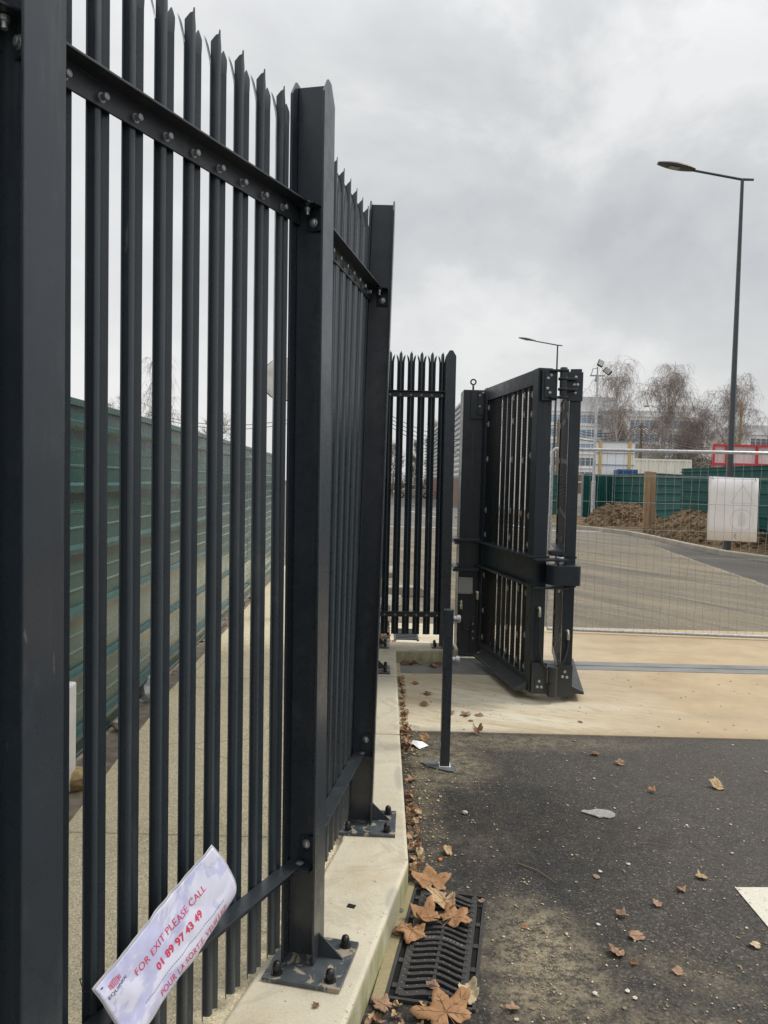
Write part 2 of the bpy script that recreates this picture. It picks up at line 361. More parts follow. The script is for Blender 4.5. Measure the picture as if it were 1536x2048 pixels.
# concrete slab across the gateway
m = MB(); m.bb((.10, 5.36, -.1), (12, 9.47, .010)); m.xf(Matrix.Identity(4)); struct(m.build('concrete_slab', M_['slab'], bevel=.004))
# raised pavement behind the fence
m = MB(); m.add([(-1.46, -3, .1), (-.62, -3, .1), (-.62, 1.2, .1), (-.36, 2.5, .1), (-.15, 3.4, .1), (-.15, 16, .1), (-1.9, 16, .1), (-1.62, 5.9, .1), (-1.46, 3.6, .1)], [tuple(range(9))])
struct(m.build('pavement', M_['agg']))
m = MB(); m.add([(-3.5, -3, .096), (-1.45, -3, .096), (-1.45, 3.6, .096), (-1.61, 5.9, .096), (-1.89, 16, .096), (-3.5, 16, .096)], [tuple(range(6))])
struct(m.build('verge', M_['dirtstrip']))
# concrete plinth under the fence (one cast piece)
pl_out = [(-1.9, -.9), (-.62, .55), (-.22, 1.56), (-.078, 2.232), (.142, 3.228), (.137, 4.83), (.148, 7.36), (.40, 7.39), (.76, 7.47), (.76, 7.70), (.4, 7.71), (-.16, 7.72)]
pl_in = [(-.16, 7.72), (-.155, 3.40), (-.222, 3.08), (-.37, 2.50), (-.62, 1.56), (-1.05, .7), (-2.2, -.6)]
poly = pl_out + pl_in[1:]
m = MB(); m.prism(poly, -.05, .14); struct(m.build('plinth_kerb', M_['plinth'], bevel=.014, seg=3))
# joints in the plinth: thin grooves read as dark lines
m = MB()
for (a, b) in (((-.155, 4.875), (.139, 4.865)), ((-.155, 6.33), (.146, 6.32))):
    m.box(((a[0] + b[0]) / 2, (a[1] + b[1]) / 2, .1395), (abs(b[0] - a[0]), .004, .003))
struct(m.build('plinth_joint', M_['black']))
# painted marking at the right
sheet('road_marking', [(1.592, 3.337), (2.6, 3.38), (2.6, 2.75), (1.585, 2.72)], .0045, M_['mark'])
m = MB()
for a in ([(-2, 29.6), (12.2, 29.9), (12.2, 30.05), (-2, 29.75)],): m.add([(x, y, .009) for x, y in a], [(0, 1, 2, 3)])
for (x, y, dx) in ((1.9, 40, .8), (2.6, 46, .9), (3.3, 52, 1.0), (1.2, 46, .5), (3.6, 36, .5), (4.4, 40, .6), (1.9, 60, .8), (4.3, 63, 1.1), (.4, 55, .6), (5.3, 33, .5)):
    m.add([(x, y, .009), (x + dx, y - 1.6, .009), (x + dx + .18, y - 1.6, .009), (x + .18, y, .009)], [(0, 1, 2, 3)])
struct(m.build('bay_marking', M_['white']))
# far kerb and planted strip
kp = [(13.0, 8.5), (10.4, 15.5), (9.45, 18.9), (9.0, 20.4), (8.95, 22.9), (9.05, 25.7), (8.95, 28.4), (8.3, 30.4), (6.6, 33), (3.5, 38)]
m = MB(); vs = []
for i, p in enumerate(kp):
    a = Vector(kp[max(i - 1, 0)]); b = Vector(kp[min(i + 1, len(kp) - 1)]); d_ = (b - a).normalized(); nn = Vector((d_.y, -d_.x))
    q = Vector(p) + nn * .16; vs += [(p[0], p[1], -.02), (p[0], p[1], .125), (p[0] + nn.x * .02, p[1] + nn.y * .02, .145), (q.x, q.y, .145), (q.x, q.y, -.02)]
fs = [(i * 5 + k, i * 5 + k + 1, i * 5 + k + 6, i * 5 + k + 5) for i in range(len(kp) - 1) for k in range(4)]
m.add(vs, fs); struct(m.build('kerb', M_['kerb']))
m = MB(); vs = []; fs = []
cols = 7
dense = []
for i in range(len(kp) - 1):
    for k in range(5): dense.append(Vector(kp[i]).lerp(Vector(kp[i + 1]), k / 5))
dense.append(Vector(kp[-1]))
for i, p in enumerate(dense):
    a = dense[max(i - 1, 0)]; b = dense[min(i + 1, len(dense) - 1)]; d_ = (b - a).normalized(); nn = Vector((d_.y, -d_.x))
    for k in range(cols):
        q = p + nn * (.16 + k * .9); zz = .12 + .22 * noise.noise(Vector((q.x * .8, q.y * .8, 0))) * min(1, k * .4) + .03 * k * .6
        vs.append((q.x, q.y, zz))
for i in range(len(dense) - 1):
    for k in range(cols - 1): a = i * cols + k; fs.append((a, a + 1, a + 1 + cols, a + cols))
m.add(vs, fs); struct(m.build('soil_verge', M_['soil'], smooth=True))

# ================================================================= PALISADE FENCE
def T(x, y, z): return Matrix.Translation((x, y, z))
def rz(a): return Matrix.Rotation(a, 4, 'Z')
def ry(a): return Matrix.Rotation(a, 4, 'Y')
FZ = .14
fence = thing('palisade_fence', 'tall anthracite steel palisade fence with pointed pales bolted on the concrete kerb', 'fence', (-.238, 2.546, 0))
FO = ORG[fence.name]
# --- pale: W profile, three-pointed top. local x along the fence, -y towards the road
def pale_mesh(jag):
    def chk(p, k=2):
        for _ in range(k):
            q = [p[0]]
            for i in range(len(p) - 1):
                A, B = Vector(p[i]), Vector(p[i + 1])
                q += [tuple(A.lerp(B, .25))] * (i > 0) + [tuple(A.lerp(B, .75))] * (i < len(p) - 2)
            p = q + [p[-1]]
        return p
    wl = chk([(-.0345, .000), (-.0255, .0085), (-.0165, .0160)]); cl = chk([(-.0152, .0162), (-.0100, .0045), (-.0070, -.0025), (.0070, -.0025), (.0100, .0045), (.0152, .0162)], 1)
    wr = [(-x, y) for x, y in wl[::-1]]; prof = wl + cl + wr; c0 = len(wl); c1 = c0 + len(cl) - 1
    th = .0026; n = len(prof); nor = []
    for i in range(n):
        a = Vector(prof[max(i - 1, 0)]); b = Vector(prof[min(i + 1, n - 1)]); d = (b - a).normalized(); nor.append(Vector((-d.y, d.x)))
    H = 2.80; zs = [0, .5, 1.0, 1.5, 2.0, 2.4, H - .115]
    m = MB()
    def P(i, z, side, dx=0, dy=0):
        q = Vector(prof[i]) + nor[i] * (th / 2 * side); return (q.x + dx, q.y + dy, z)
    for si in (-1, 1):
        base = [[P(i, z, si) for i in range(n)] for z in zs]
        vs = [p for r_ in base for p in r_]
        m.add(vs, [(k * n + i, k * n + i + 1, (k + 1) * n + i + 1, (k + 1) * n + i) for k in range(len(zs) - 1) for i in range(n - 1)])
        # centre point
        zc = H - .115; cc = list(range(c0, c1 + 1))
        def top(i): return H - .006 - .040 * min(1, max(0, abs(prof[i][0]) - .002) / .0135) ** 1.0
        vs = [P(i, zc, si) for i in cc] + [P(i, H - .055, si) for i in cc] + [P(i, top(i), si, -prof[i][0] * (.55 if abs(prof[i][0]) < .008 else 0)) for i in cc]; k_ = len(cc)
        m.add(vs, [(r_ * k_ + a, r_ * k_ + a + 1, (r_ + 1) * k_ + a + 1, (r_ + 1) * k_ + a) for r_ in (0, 1) for a in range(k_ - 1)])
        # side points bend outwards
        for sg, cols_ in ((-1, list(range(c0))), (1, list(range(c1 + 1, n)))):
            rows = []; nc = len(cols_)
            for q in range(6):
                f = q / 5; z = zc + .072 * f; dx = sg * (.0125 * f ** 1.2); dy = .012 * f * f
                row = [P(i, z, si, dx, dy) for i in cols_]
                if q >= 4:
                    mid = Vector(row[1 if sg < 0 else nc - 2])
                    row = [tuple(Vector(v).lerp(Vector((mid.x, mid.y, v[2])), .45 if q == 4 else .9)) for v in row]
                rows.append(row)
            vs = [p for r_ in rows for p in r_]
            m.add(vs, [(k * nc + i, k * nc + i + 1, (k + 1) * nc + i + 1, (k + 1) * nc + i) for k in range(5) for i in range(nc - 1)])
    # close the sheet edges
    def strip(pa, pb):
        vs = pa + pb; k = len(pa); m.add(vs, [(i, i + 1, k + i + 1, k + i) for i in range(k - 1)])
    for i in (0, n - 1): strip([P(i, z, -1) for z in zs], [P(i, z, 1) for z in zs])
    strip([P(i, 0, -1) for i in range(n)], [P(i, 0, 1) for i in range(n)])
    for i in (c0, c1): strip([P(i, z, -1) for z in (H - .115, H - .055, H - .046)], [P(i, z, 1) for z in (H - .115, H - .055, H - .046)])
    cc = list(range(c0, c1 + 1))
    def tp_(i, si): return P(i, H - .006 - .040 * min(1, max(0, abs(prof[i][0]) - .002) / .0135), si, -prof[i][0] * (.55 if abs(prof[i][0]) < .008 else 0))
    strip([tp_(i, -1) for i in cc], [tp_(i, 1) for i in cc])
    return m
pm = pale_mesh(0); pm.v = [(x + FO.x, y + FO.y, z + FO.z) for x, y, z in pm.v]
pale0 = pm.build('pale', M_['pale'], fence, smooth=48)
bm_ = MB(); bm_.lathe([(.012, 0), (.012, .002), (.0085, .0025), (.0085, .012), (.010, .013), (.0095, .017), (.006, .019)], seg=12, M=Matrix.Rotation(R(90), 4, 'X'))
bm_.v = [(x + FO.x, y + FO.y, z + FO.z) for x, y, z in bm_.v]
used = {'pale': False, 'post': False}
# --- post
def post_mesh(b=.12, h=.114, H=2.90):
    m = MB(); c = .055
    pol = [(-b / 2, 0), (b / 2, 0), (b / 2, H - c), (.016, H), (-.016, H), (-b / 2, H - c)]
    X = Matrix(((1, 0, 0, 0), (0, 0, 1, 0), (0, 1, 0, 0), (0, 0, 0, 1)))
    m.prism(pol, -h / 2, -h / 2 + .008, X); m.prism(pol, h / 2 - .008, h / 2, X)
    m.bb((-.003, -h / 2 + .008, 0), (.003, h / 2 - .008, H - .012)); return m
def lo(m): m.v = [(x + FO.x, y + FO.y, z + FO.z) for x, y, z in m.v]; return m
def make_post(h=.114, b=.12, plate=(.26, .26), off=(-.022, -.04), gus=True):
    p = lo(post_mesh(b, h)).build('post', M_['paint'], fence, bevel=.0018)
    m = lo(MB().bb((off[0] - plate[0] / 2, off[1] - plate[1] / 2, .0), (off[0] + plate[0] / 2, off[1] + plate[1] / 2, .015)))
    m.build('base_plate', M_['plate'], p, bevel=.0015)
    if gus:
        m = MB(); Y = Matrix(((0, 0, 1, 0), (-1, 0, 0, 0), (0, 1, 0, 0), (0, 0, 0, 1)))
        m.prism([(h / 2, .0155), (h / 2 + .085, .0155), (h / 2, .095)], -.003, .003, Y); lo(m).build('gusset', M_['paint'], p)
    for sx_ in (-1, 1):
        for sy_ in (-1, 1):
            cx, cy = off[0] + sx_ * (plate[0] / 2 - .035), off[1] + sy_ * (plate[1] / 2 - .04)
            m = lo(MB().lathe([(.020, 0), (.020, .003), (.0125, .0035), (.0125, .014), (.0150, .015), (.0145, .026), (.011, .035), (.005, .039)], (cx, cy, .015), 14)); m.build('bolt_cap', M_['cap'], p, smooth=40)
    return p
t = MT('base_plate_coat', .45, 0, .5); c = t.ramp(t.noise(9, 5, .6), [(.3, (.036, .047, .056)), (.7, (.085, .095, .102))])
pa = t.ramp(t.noise(13, 5, .62, dist=1.2), [(.545, 0), (.565, 1)]); c = t.mix(t.math('MULTIPLY', pa, .85), c, (.34, .29, .21)); c = t.mix(t.ramp(t.noise(60, 4, .7), [(.62, 0), (.7, .6)]), c, (.25, .24, .21))
t.color(c); t.rough(t.mix(pa, .4, .9)); M_['plate'] = t.m
posts = [  # x, y, fence angle for the post (from +Y), lean at the top (x), height scale
    ('pm', -1.50, .68, 40, .0), ('p0', -.722, 1.542, 15, -.012), ('p1', -.238, 2.546, 12, .021 - .046), ('p2', -.077, 3.595, 2, .036),
    ('p3', -.085, 6.55, 0, .0), ('p4', -.085, 7.535, 0, 0), ('p5', .628, 7.56, 90, -.015)]
PP = {}
first = make_post(); small = None
for nme, x, y, a, ln in posts:
    th_ = R(90 - a); lean = math.atan(ln / 2.9)
    if nme == 'p5':
        o = make_post(.10, .10, (.22, .2), (-.02, -.02), False); 
    elif nme == 'pm': o = first
    else: o = dup(first, fence, Matrix.Identity(4))
    o.matrix_basis = T(x - FO.x, y - FO.y, FZ) @ ry(lean) @ rz(th_)
    PP[nme] = (Vector((x, y)), lean)
# --- bays
RAILZ = (2.648, .482)
def bay(a, b, first_off, pitch, count, bolts, lugs=True, z_bot=.20, nofs=0, poff=0, pp=0):
    A, la = PP[a]; B, lb = PP[b]; L = (B - A).length; t_ = (B - A).normalized(); ang = math.atan2(t_.y, t_.x)
    def at(s, n, z):      # s from B backwards, n towards the road
        f = 1 - s / L; ln = la * (1 - f) + lb * f
        p = B - t_ * s; nn = Vector((t_.y, -t_.x)); q = p + nn * n
        return Vector((q.x + math.tan(ln) * (z - FZ), q.y, z)), ln
    for ri, z in enumerate(RAILZ):
        m = MB(); e0, e1 = .012, L - .008
        prof = [(.015, 0), (.015, -.006), (-.034, -.006), (-.034, -.062), (-.040, -.062), (-.040, 0)]
        v0 = [at(e0, n + nofs, z + dz)[0] for n, dz in prof]; v1 = [at(e1, n + nofs, z + dz)[0] for n, dz in prof]; k = len(prof)
        m.add(v0 + v1, [tuple(range(k)), tuple(range(k, 2 * k))[::-1]] + [(i, (i + 1) % k, k + (i + 1) % k, k + i) for i in range(k)])
        r_ = m.build('rail', M_['rail'], fence, bevel=.0012)
        if bolts[ri]:
            for i in range(count):
                s = first_off + pitch * i
                if s > L - .05: continue
                p, ln = at(s, -.034 + nofs, z - .040)
                bo = MB(); bo.lathe([(.0115, 0), (.0115, .002), (.0070, .0025), (.0070, .013), (.0088, .014), (.0080, .018), (.005, .0195)], seg=12, M=Matrix.Rotation(R(90), 4, 'X'))
                bo.xf(Matrix.Translation(p) @ rz(ang)); bo.build('bolt', M_['galvl'], r_, smooth=40)
        if lugs:
            # fixing lug on the web of post b
            sgn = -1 if ri == 0 else 1
            p, ln = at(0, 0, z); lm = MB()
            lm.bb((-.0095, -.040, .0), (-.0035, .012, sgn * .085)) if sgn > 0 else lm.bb((-.0095, -.040, -.085), (-.0035, .012, -.008))
            if sgn > 0: lm.bb((-.052, -.046, -.020), (-.0035, .010, -.0075)); lm.bb((-.0095, -.040, -.02), (-.0035, .012, .0))
            else: lm.bb((-.060, -.040, -.014), (-.0035, .012, -.0075))
            lm.v = [(x, y + (-nofs), z_) for x, y, z_ in lm.v]
            lm.xf(Matrix.Translation(p) @ rz(ang)); lm.build('lug', M_['paint'], r_, bevel=.001)
            bo = MB(); bo.lathe([(.015, 0), (.015, .002), (.011, .003), (.011, .008), (.007, .0105)], seg=14, M=Matrix.Rotation(R(-90), 4, 'Y'))
            bo.xf(Matrix.Translation(p + Vector((0, 0, sgn * .058))) @ rz(ang) @ T(-.0095, -.014 - nofs, 0)); bo.build('lug_bolt', M_['galv'], r_, smooth=40)
            bo = MB(); bo.lathe([(.013, 0), (.013, .002), (.009, .004), (.004, .005)], seg=14)
            bo.xf(Matrix.Translation(p) @ rz(ang) @ T(-.034, -.005 - nofs, .0 if sgn > 0 else .0)); bo.build('lug_bolt', M_['galvl'], r_, smooth=40)
            if sgn < 0:
                bo = MB(); bo.lathe([(.008, 0), (.011, .002), (.011, .012), (.007, .014), (.007, .026)], seg=10, M=Matrix.Rotation(R(180), 4, 'X'))
                bo.xf(Matrix.Translation(p) @ rz(ang) @ T(-.034, -.005 - nofs, -.014)); bo.build('lug_bolt', M_['galv'], r_, smooth=40)
    for i in range(count):
        s = first_off + poff + (pitch + pp) * i
        if s > L - .02: continue
        p, ln = at(s, -.0405 + nofs, z_bot)
        Mx = Matrix.Translation(p - Vector((FO.x, FO.y, 0))) @ ry(ln) @ rz(ang + R(rnd.uniform(-1.2, 1.2))) @ T(0, .0042, 0)
        if not used['pale']: pale0.matrix_basis = Mx; used['pale'] = True
        else: dup(pale0, fence, Mx)
M_['rail'] = steel('anthracite_rail_coat', (.024, .031, .037), .36, .6)
bay('pm', 'p0', .10, .107, 9, (False, False))
bay('p0', 'p1', .125, .107, 9, (True, False), poff=-.017, pp=.0024)
bay('p1', 'p2', .10, .1035, 9, (True, False))
bay('p2', 'p3', .12, .104, 27, (False, False))
bay('p3', 'p4', .12, .104, 8, (False, False))
bay('p4', 'p5', .073, .1048, 7, (True, True), z_bot=.245)

# ================================================================= NOTICE SHEET
u_ = Vector((.19, .323, .18)).normalized(); nF = Vector((.901, -.434, 0)); P0 = Vector((-.637, 1.717, .582))
v_ = (u_.cross(nF)).normalized()
if v_.z > 0: v_ = -v_
n_ = v_.cross(u_).normalized()
if n_.dot(nF) < 0: n_ = -n_
SL, SW = .418, .30
def sheet_pt(u, v, off=0.0):
    u = u + .014 * math.sin(math.pi * min(1, v / .20)) * max(0, u / SL - .8) / .2 if u > .8 * SL else u
    # flat across the top, then rolled back under itself; slightly more rolled at the free end
    f = u / SL; v0 = .178 - .036 * f; Rr = .062 + .018 * f; tilt = .20
    if v < v0: q = Vector((v * math.cos(tilt), v * math.sin(tilt))); ang = tilt
    else:
        s = v - v0; ang = tilt - s / Rr; ang = max(ang, -math.pi * .93)
        smax = (tilt + math.pi * .93) * Rr; s1 = min(s, smax)
        a1 = tilt - s1 / Rr
        q = Vector((v0 * math.cos(tilt) + Rr * (math.sin(tilt) - math.sin(a1)), v0 * math.sin(tilt) + Rr * (math.cos(a1) - math.cos(tilt))))
        if s > smax: q = q + Vector((math.cos(a1), math.sin(a1))) * (s - smax)
        ang = a1
    wob = .0030 * math.sin(u * 19 + v * 11) + .0055 * abs(noise.noise(Vector((u * 14, v * 14, 2.2)))) + .004 * noise.noise(Vector((u * 30 + v * 18, v * 6, .7))) + .006 * max(0, (.07 - u) / .07) * math.sin(v * 40)
    nn = Vector((-math.sin(ang), math.cos(ang)))
    q = q + nn * (off + wob)
    return P0 + u_ * u + v_ * q.x + n_ * q.y
sign = thing('notice_sheet', 'curled laminated paper notice with red phone number tied low on the fence', 'notice', tuple(P0))
def grid(u0, u1, v0, v1, nu, nv, off): 
    m = MB(); vs = [sheet_pt(u0 + (u1 - u0) * i / nu, v0 + (v1 - v0) * j / nv, off) for j in range(nv + 1) for i in range(nu + 1)]
    m.add(vs, [(j * (nu + 1) + i, j * (nu + 1) + i + 1, (j + 1) * (nu + 1) + i + 1, (j + 1) * (nu + 1) + i) for j in range(nv) for i in range(nu)]); return m
t = MT('water_stained_paper', .38, 0, .5)
c = t.ramp(t.noise(3.5, 8, .62, dist=.6), [(.46, (.76, .76, .91)), (.475, (.60, .61, .84)), (.53, (.54, .55, .79)), (.60, (.73, .73, .90))]); t.color(c)
t.b.inputs['Coat Weight'].default_value = .5; t.b.inputs['Coat Roughness'].default_value = .12; t.bump(t.noise(12, 4), .25, .006); M_['paper'] = t.m
t = MT('clear_laminate_rim', .2, 0, .6); t.color((.45, .45, .46)); M_['lam'] = t.m
pap = grid(0, SL, .004, SW, 60, 60, 0).build('paper', M_['paper'], sign, smooth=True)
md = pap.modifiers.new('thick', 'SOLIDIFY'); md.thickness = .0006; md.offset = -1
lm = grid(-.004, SL + .004, -.003, SW, 60, 60, -.0012).build('laminate', M_['lam'], sign, smooth=True)
md = lm.modifiers.new('thick', 'SOLIDIFY'); md.thickness = .0005; md.offset = -1
def text_mesh(s, size, bold=0, xs=1.0):
    cu = bpy.data.curves.new('t', 'FONT'); cu.body = s; cu.size = size; cu.resolution_u = 3; cu.offset = bold; cu.space_character = 1.05
    o = bpy.data.objects.new('t', cu); COL.objects.link(o); bpy.context.view_layer.update()
    me = bpy.data.meshes.new_from_object(o.evaluated_get(bpy.context.evaluated_depsgraph_get()))
    bpy.data.objects.remove(o)
    bm = bmesh.new(); bm.from_mesh(me)
    bmesh.ops.triangulate(bm, faces=bm.faces)
    vs = [(v.co.x * xs, v.co.y) for v in bm.verts]; fs = [tuple(v.index for v in f.verts) for f in bm.faces]; bm.free()
    bpy.data.meshes.remove(me); return vs, fs
def wtext(s, u0, u1, vbase, size, mat, name, bold=0, pf=None):
    vs, fs = text_mesh(s, size, bold); wmax = max(x for x, y in vs); wmin = min(x for x, y in vs); k = (u1 - u0) / (wmax - wmin)
    m = MB(); m.add([sheet_pt(u0 + (x - wmin) * k, vbase - y, .0009) for x, y in vs], fs); return m.build(name, mat, sign)
wtext('FOR EXIT PLEASE CALL', .092, .345, .078, .030, M_['ink_red'], 'lettering')
wtext('01 89 97 43 49', .140, .305, .124, .030, M_['ink_red'], 'lettering', .0010)
wtext('POUR LA SORTIE, VEUILLEZ', .118, .375, .190, .030, M_['ink_red'], 'lettering')
wtext('EQUINIX', .012, .071, .052, .0125, M_['ink_black'], 'lettering')
m = MB()
for i in range(46):
    a = .075 + i * .0065; m.add([sheet_pt(a, .150, .0009), sheet_pt(a + .0045, .150, .0009), sheet_pt(a + .0045, .1515, .0009), sheet_pt(a, .1515, .0009)], [(0, 1, 2, 3)])
m.build('dashed_line', M_['ink_black'], sign)
m = MB()
for i, (a, hgt) in enumerate(((-.014, .012), (-.0075, .016), (0, .019), (.0075, .016), (.014, .012))):
    cx = .042 + a; q = .031
    for (x0, x1, y0, y1) in ((cx - .0026, cx - .0012, -hgt / 2, hgt / 2), (cx + .0012, cx + .0026, -hgt / 2, hgt / 2), (cx - .0026, cx + .0026, -hgt / 2 - .001, -hgt / 2)):
        m.add([sheet_pt(x0, q + y0, .0009), sheet_pt(x1, q + y0, .0009), sheet_pt(x1, q + y1, .0009), sheet_pt(x0, q + y1, .0009)], [(0, 1, 2, 3)])
m.build('emblem', M_['ink_red'], sign)
pz = sheet_pt(.012, .014, .002)
m = MB(); m.tube([pz, pz + Vector((-.012, .002, -.006)), pz + Vector((-.045, .01, -.016)), pz + Vector((-.075, .06, -.02)), pz + Vector((-.03, .085, -.015)), pz + Vector((.0, .05, -.004)), pz], .0016, 6); m.build('cable_tie', M_['cap'], sign, smooth=True)

# ================================================================= GREEN HOARDING (behind the fence, left)
def corr_profile(h, step, big=.052):
    # (z, out) going down from the top: heavy trapezoid ribs every `step`, two small ones between
    pr = [(h, 0)]; z = h - .10
    while z > .12:
        pr += [(z, 0), (z - .016, big), (z - .042, big), (z - .056, .0)]
        for q in (1, 2):
            zz = z - .066 - q * (step - .066) / 3
            if zz > .03: pr += [(zz + .008, 0), (zz, .007), (zz - .006, .007), (zz - .010, 0)]
        z -= step
    pr.append((.02, 0)); return pr
def hoarding(name, label, pts, h, mat, z0=.1, step=.352, side=1, group=None, hmat=None, kink=None):
    root = thing(name, label, 'hoarding', (pts[0][0], pts[0][1], z0), group)
    pr = corr_profile(h, step)
    for k in range(len(pts) - 1):
        A = Vector(pts[k]); B = Vector(pts[k + 1]); d = (B - A).normalized(); nn = Vector((d.y, -d.x)) * side
        L = (B - A).length; ns = max(2, int(L / .35)); m = MB(); vs = []
        for i in range(ns + 1):
            p = A.lerp(B, i / ns)
            for z, o_ in pr:
                wv = .010 * noise.noise(Vector((p.x * .5, p.y * .5, z * 1.0 + k * 7))) + .0015 * noise.noise(Vector((p.x * 2, p.y * 2, z * 3)))
                q = p + nn * (o_ + wv); vs.append((q.x, q.y, z0 + z + .01 * noise.noise(Vector((p.x, p.y * .7, 3.3 + k)))))
        c_ = len(pr); m.add(vs, [(i * c_ + j, i * c_ + j + 1, (i + 1) * c_ + j + 1, (i + 1) * c_ + j) for i in range(ns) for j in range(c_ - 1)])
        pn = m.build('sheet_panel', mat, root); md = pn.modifiers.new('thick', 'SOLIDIFY'); md.thickness = .003; md.offset = 0
    for p in pts:
        A = Vector(p); m = MB(); m.bb((A.x - .03 - .07 * side, A.y - .03, z0), (A.x + .03 - .07 * side, A.y + .03, z0 + h - .02)); m.build('stake', hmat or M_['galvl'], root)
    m = MB()
    for k in range(len(pts) - 1):
        A = Vector(pts[k]); B = Vector(pts[k + 1]); d = (B - A).normalized(); nn = Vector((d.y, -d.x)) * side
        q = [A + nn * .03, B + nn * .03, B - nn * .03, A - nn * .03]; z1, z2 = z0 + h - .025, z0 + h + .012
        m.add([(p.x, p.y, z) for p in q for z in (z1, z2)], [(0, 2, 3, 1), (2, 4, 5, 3), (4, 6, 7, 5), (6, 0, 1, 7), (1, 3, 5, 7), (0, 6, 4, 2)])
    m.build('top_flashing', mat, root); return root
hoarding('site_hoarding', 'dark green corrugated sheet hoarding standing behind the palisade pales at the left', [(-1.72, .3), (-1.73, 2.6), (-1.745, 5.2), (-1.80, 7.9), (-1.87, 10.6), (-1.97, 14)], 2.06, M_['green'])
# white post block with rocks at its foot
blk = MB(); blk.bb((-1.80, 3.88, .1), (-1.595, 4.02, .665)); blk.build('marker_block', M_['white'], bevel=.012, origin=(-1.7, 3.95, .1))
tag(bpy.data.objects['marker_block'], 'white upright block standing in front of the green hoarding behind the pales', 'block')
def rock(c, r, seed, mat, name, label, cat, squash=.6, group=None, parts=None):
    bm = bmesh.new(); bmesh.ops.create_icosphere(bm, subdivisions=2, radius=1)
    vs = []; 
    for v in bm.verts:
        k = 1 + .45 * noise.noise(v.co * 1.4 + Vector((seed, seed * 2, 0))); p = v.co * k * r; vs.append((c[0] + p.x, c[1] + p.y, c[2] + p.z * squash))
    fs = [tuple(v.index for v in f.verts) for f in bm.faces]; bm.free()
    m = MB(); m.add(vs, fs); o = m.build(name, mat, origin=c); return tag(o, label, cat, group)
M_['rock'] = simple('yellow_sandstone', (.42, .30, .15), .9, var=.4, scale=25, bump=.5)
M_['rock2'] = simple('pale_stone', (.52, .46, .36), .9, var=.3, scale=25, bump=.5)
rock((-1.60, 4.02, .14), .10, 1, M_['rock'], 'rock', 'largest ochre rock at the foot of the white block', 'rock')
rock((-1.56, 4.22, .12), .055, 2, M_['rock'], 'rock', 'small ochre rock just beyond the largest rock by the white block', 'rock')
rock((-1.66, 4.95, .14), .075, 3, M_['rock2'], 'rock', 'pale rock against the hoarding foot between the second and third pales', 'rock')

# ================================================================= BIFOLD GATE
gate = thing('bifold_gate', 'open dark steel folding gate with two mesh covered leaves on the concrete slab', 'gate', (1.2, 6.6, 0))
G = M_['gate']
def bolts(m, pts, M, r=.011, h=.009):
    for p in pts: m.lathe([(r, 0), (r, h * .7), (r * .8, h)], seg=6 if False else 10, M=M @ T(*p))
    return m
# --- hinge post
gp = MB(); gp.bb((.765, 7.72, .02), (.985, 8.02, 2.69)); gp = gp.build('gate_post', G, gate, bevel=.006)
m = MB(); m.bb((.835, 7.70, 2.40), (.985, 7.7195, 2.685)); m.bb((.905, 7.685, 2.44), (.985, 7.6995, 2.67)); m.build('hinge_plate', G, gp, bevel=.003)
m = MB(); m.bb((.90, 7.70, .06), (1.01, 7.7195, .42)); m.build('hinge_plate', G, gp, bevel=.003)
RX = Matrix.Rotation(R(90), 4, 'X')
m = MB()
for (x, z) in ((.925, 2.63), (.925, 2.52), (.955, 2.655)): m.lathe([(.011, 0), (.011, .008), (.008, .01)], seg=10, M=T(x, 7.685, z) @ RX)
for (x, z) in ((.925, .34), (.925, .27), (.925, .20)): m.lathe([(.012, 0), (.012, .008), (.008, .01)], seg=10, M=T(x, 7.70, z) @ RX)
m.build('hinge_bolts', M_['galvl'], gp, smooth=40)
for z in (1.205, .905):
    m = MB(); m.bb((.70, 7.64, z - .028), (1.05, 8.06, z)); m.build('collar_plate', G, gp, bevel=.004)
    m = MB(); m.bb((.715, 7.65, z - .055 if z > 1 else z), (.755, 8.04, z - .0285 if z > 1 else z + .02)); m.build('collar_rib', G, gp)
m = MB()
ring = [(.874 + .026 * math.cos(a * math.pi / 8), 7.86, 2.785 + .026 * math.sin(a * math.pi / 8)) for a in range(17)]
m.tube(ring, .008, 8); m.tube([(.874, 7.86, 2.69), (.874, 7.86, 2.762)], .010, 8); m.build('eye_bolt', M_['black'], gp, smooth=True)
m = MB(); m.bb((.770, 7.685, .648), (.908, 7.7195, .815)); jb = m.build('junction_box', simple('grey_box_plastic', (.40, .41, .39), .45, var=.05), gp, bevel=.006)
m = MB()
for x in (.782, .896):
    for z in (.662, .801): m.lathe([(.005, 0), (.005, .003)], seg=8, M=T(x, 7.685, z) @ RX)
m.build('box_screws', M_['black'], gp)
def elbow(parent, p, dirs, mat=None, s=1):
    m = MB(); P = Vector(p)
    pts = [P + Vector((0, .018, 0)), P, P + Vector((0, -.014, .004)), P + Vector((0, -.020, -.008)), P + Vector((0, -.021, -.030))]
    m.tube(pts, .0115 * s, 10); m.tube([pts[-1] + Vector((0, 0, .008)), pts[-1] + Vector((0, 0, -.012))], .0155 * s, 6); m.tube([pts[-1] + Vector((0, 0, -.010)), pts[-1] + Vector((0, 0, -.038))], .0128 * s, 10)
    m.tube([P + Vector((0, .012, 0)), P + Vector((0, -.002, 0))], .0155 * s, 6)
    return m.build('cable_elbow', M_['brass'], parent, smooth=40)
M_['brass'] = simple('nickel_fitting', (.62, .58, .48), .28, .9, .1)
M_['conduit'] = simple('black_conduit', (.012, .014, .016), .5)
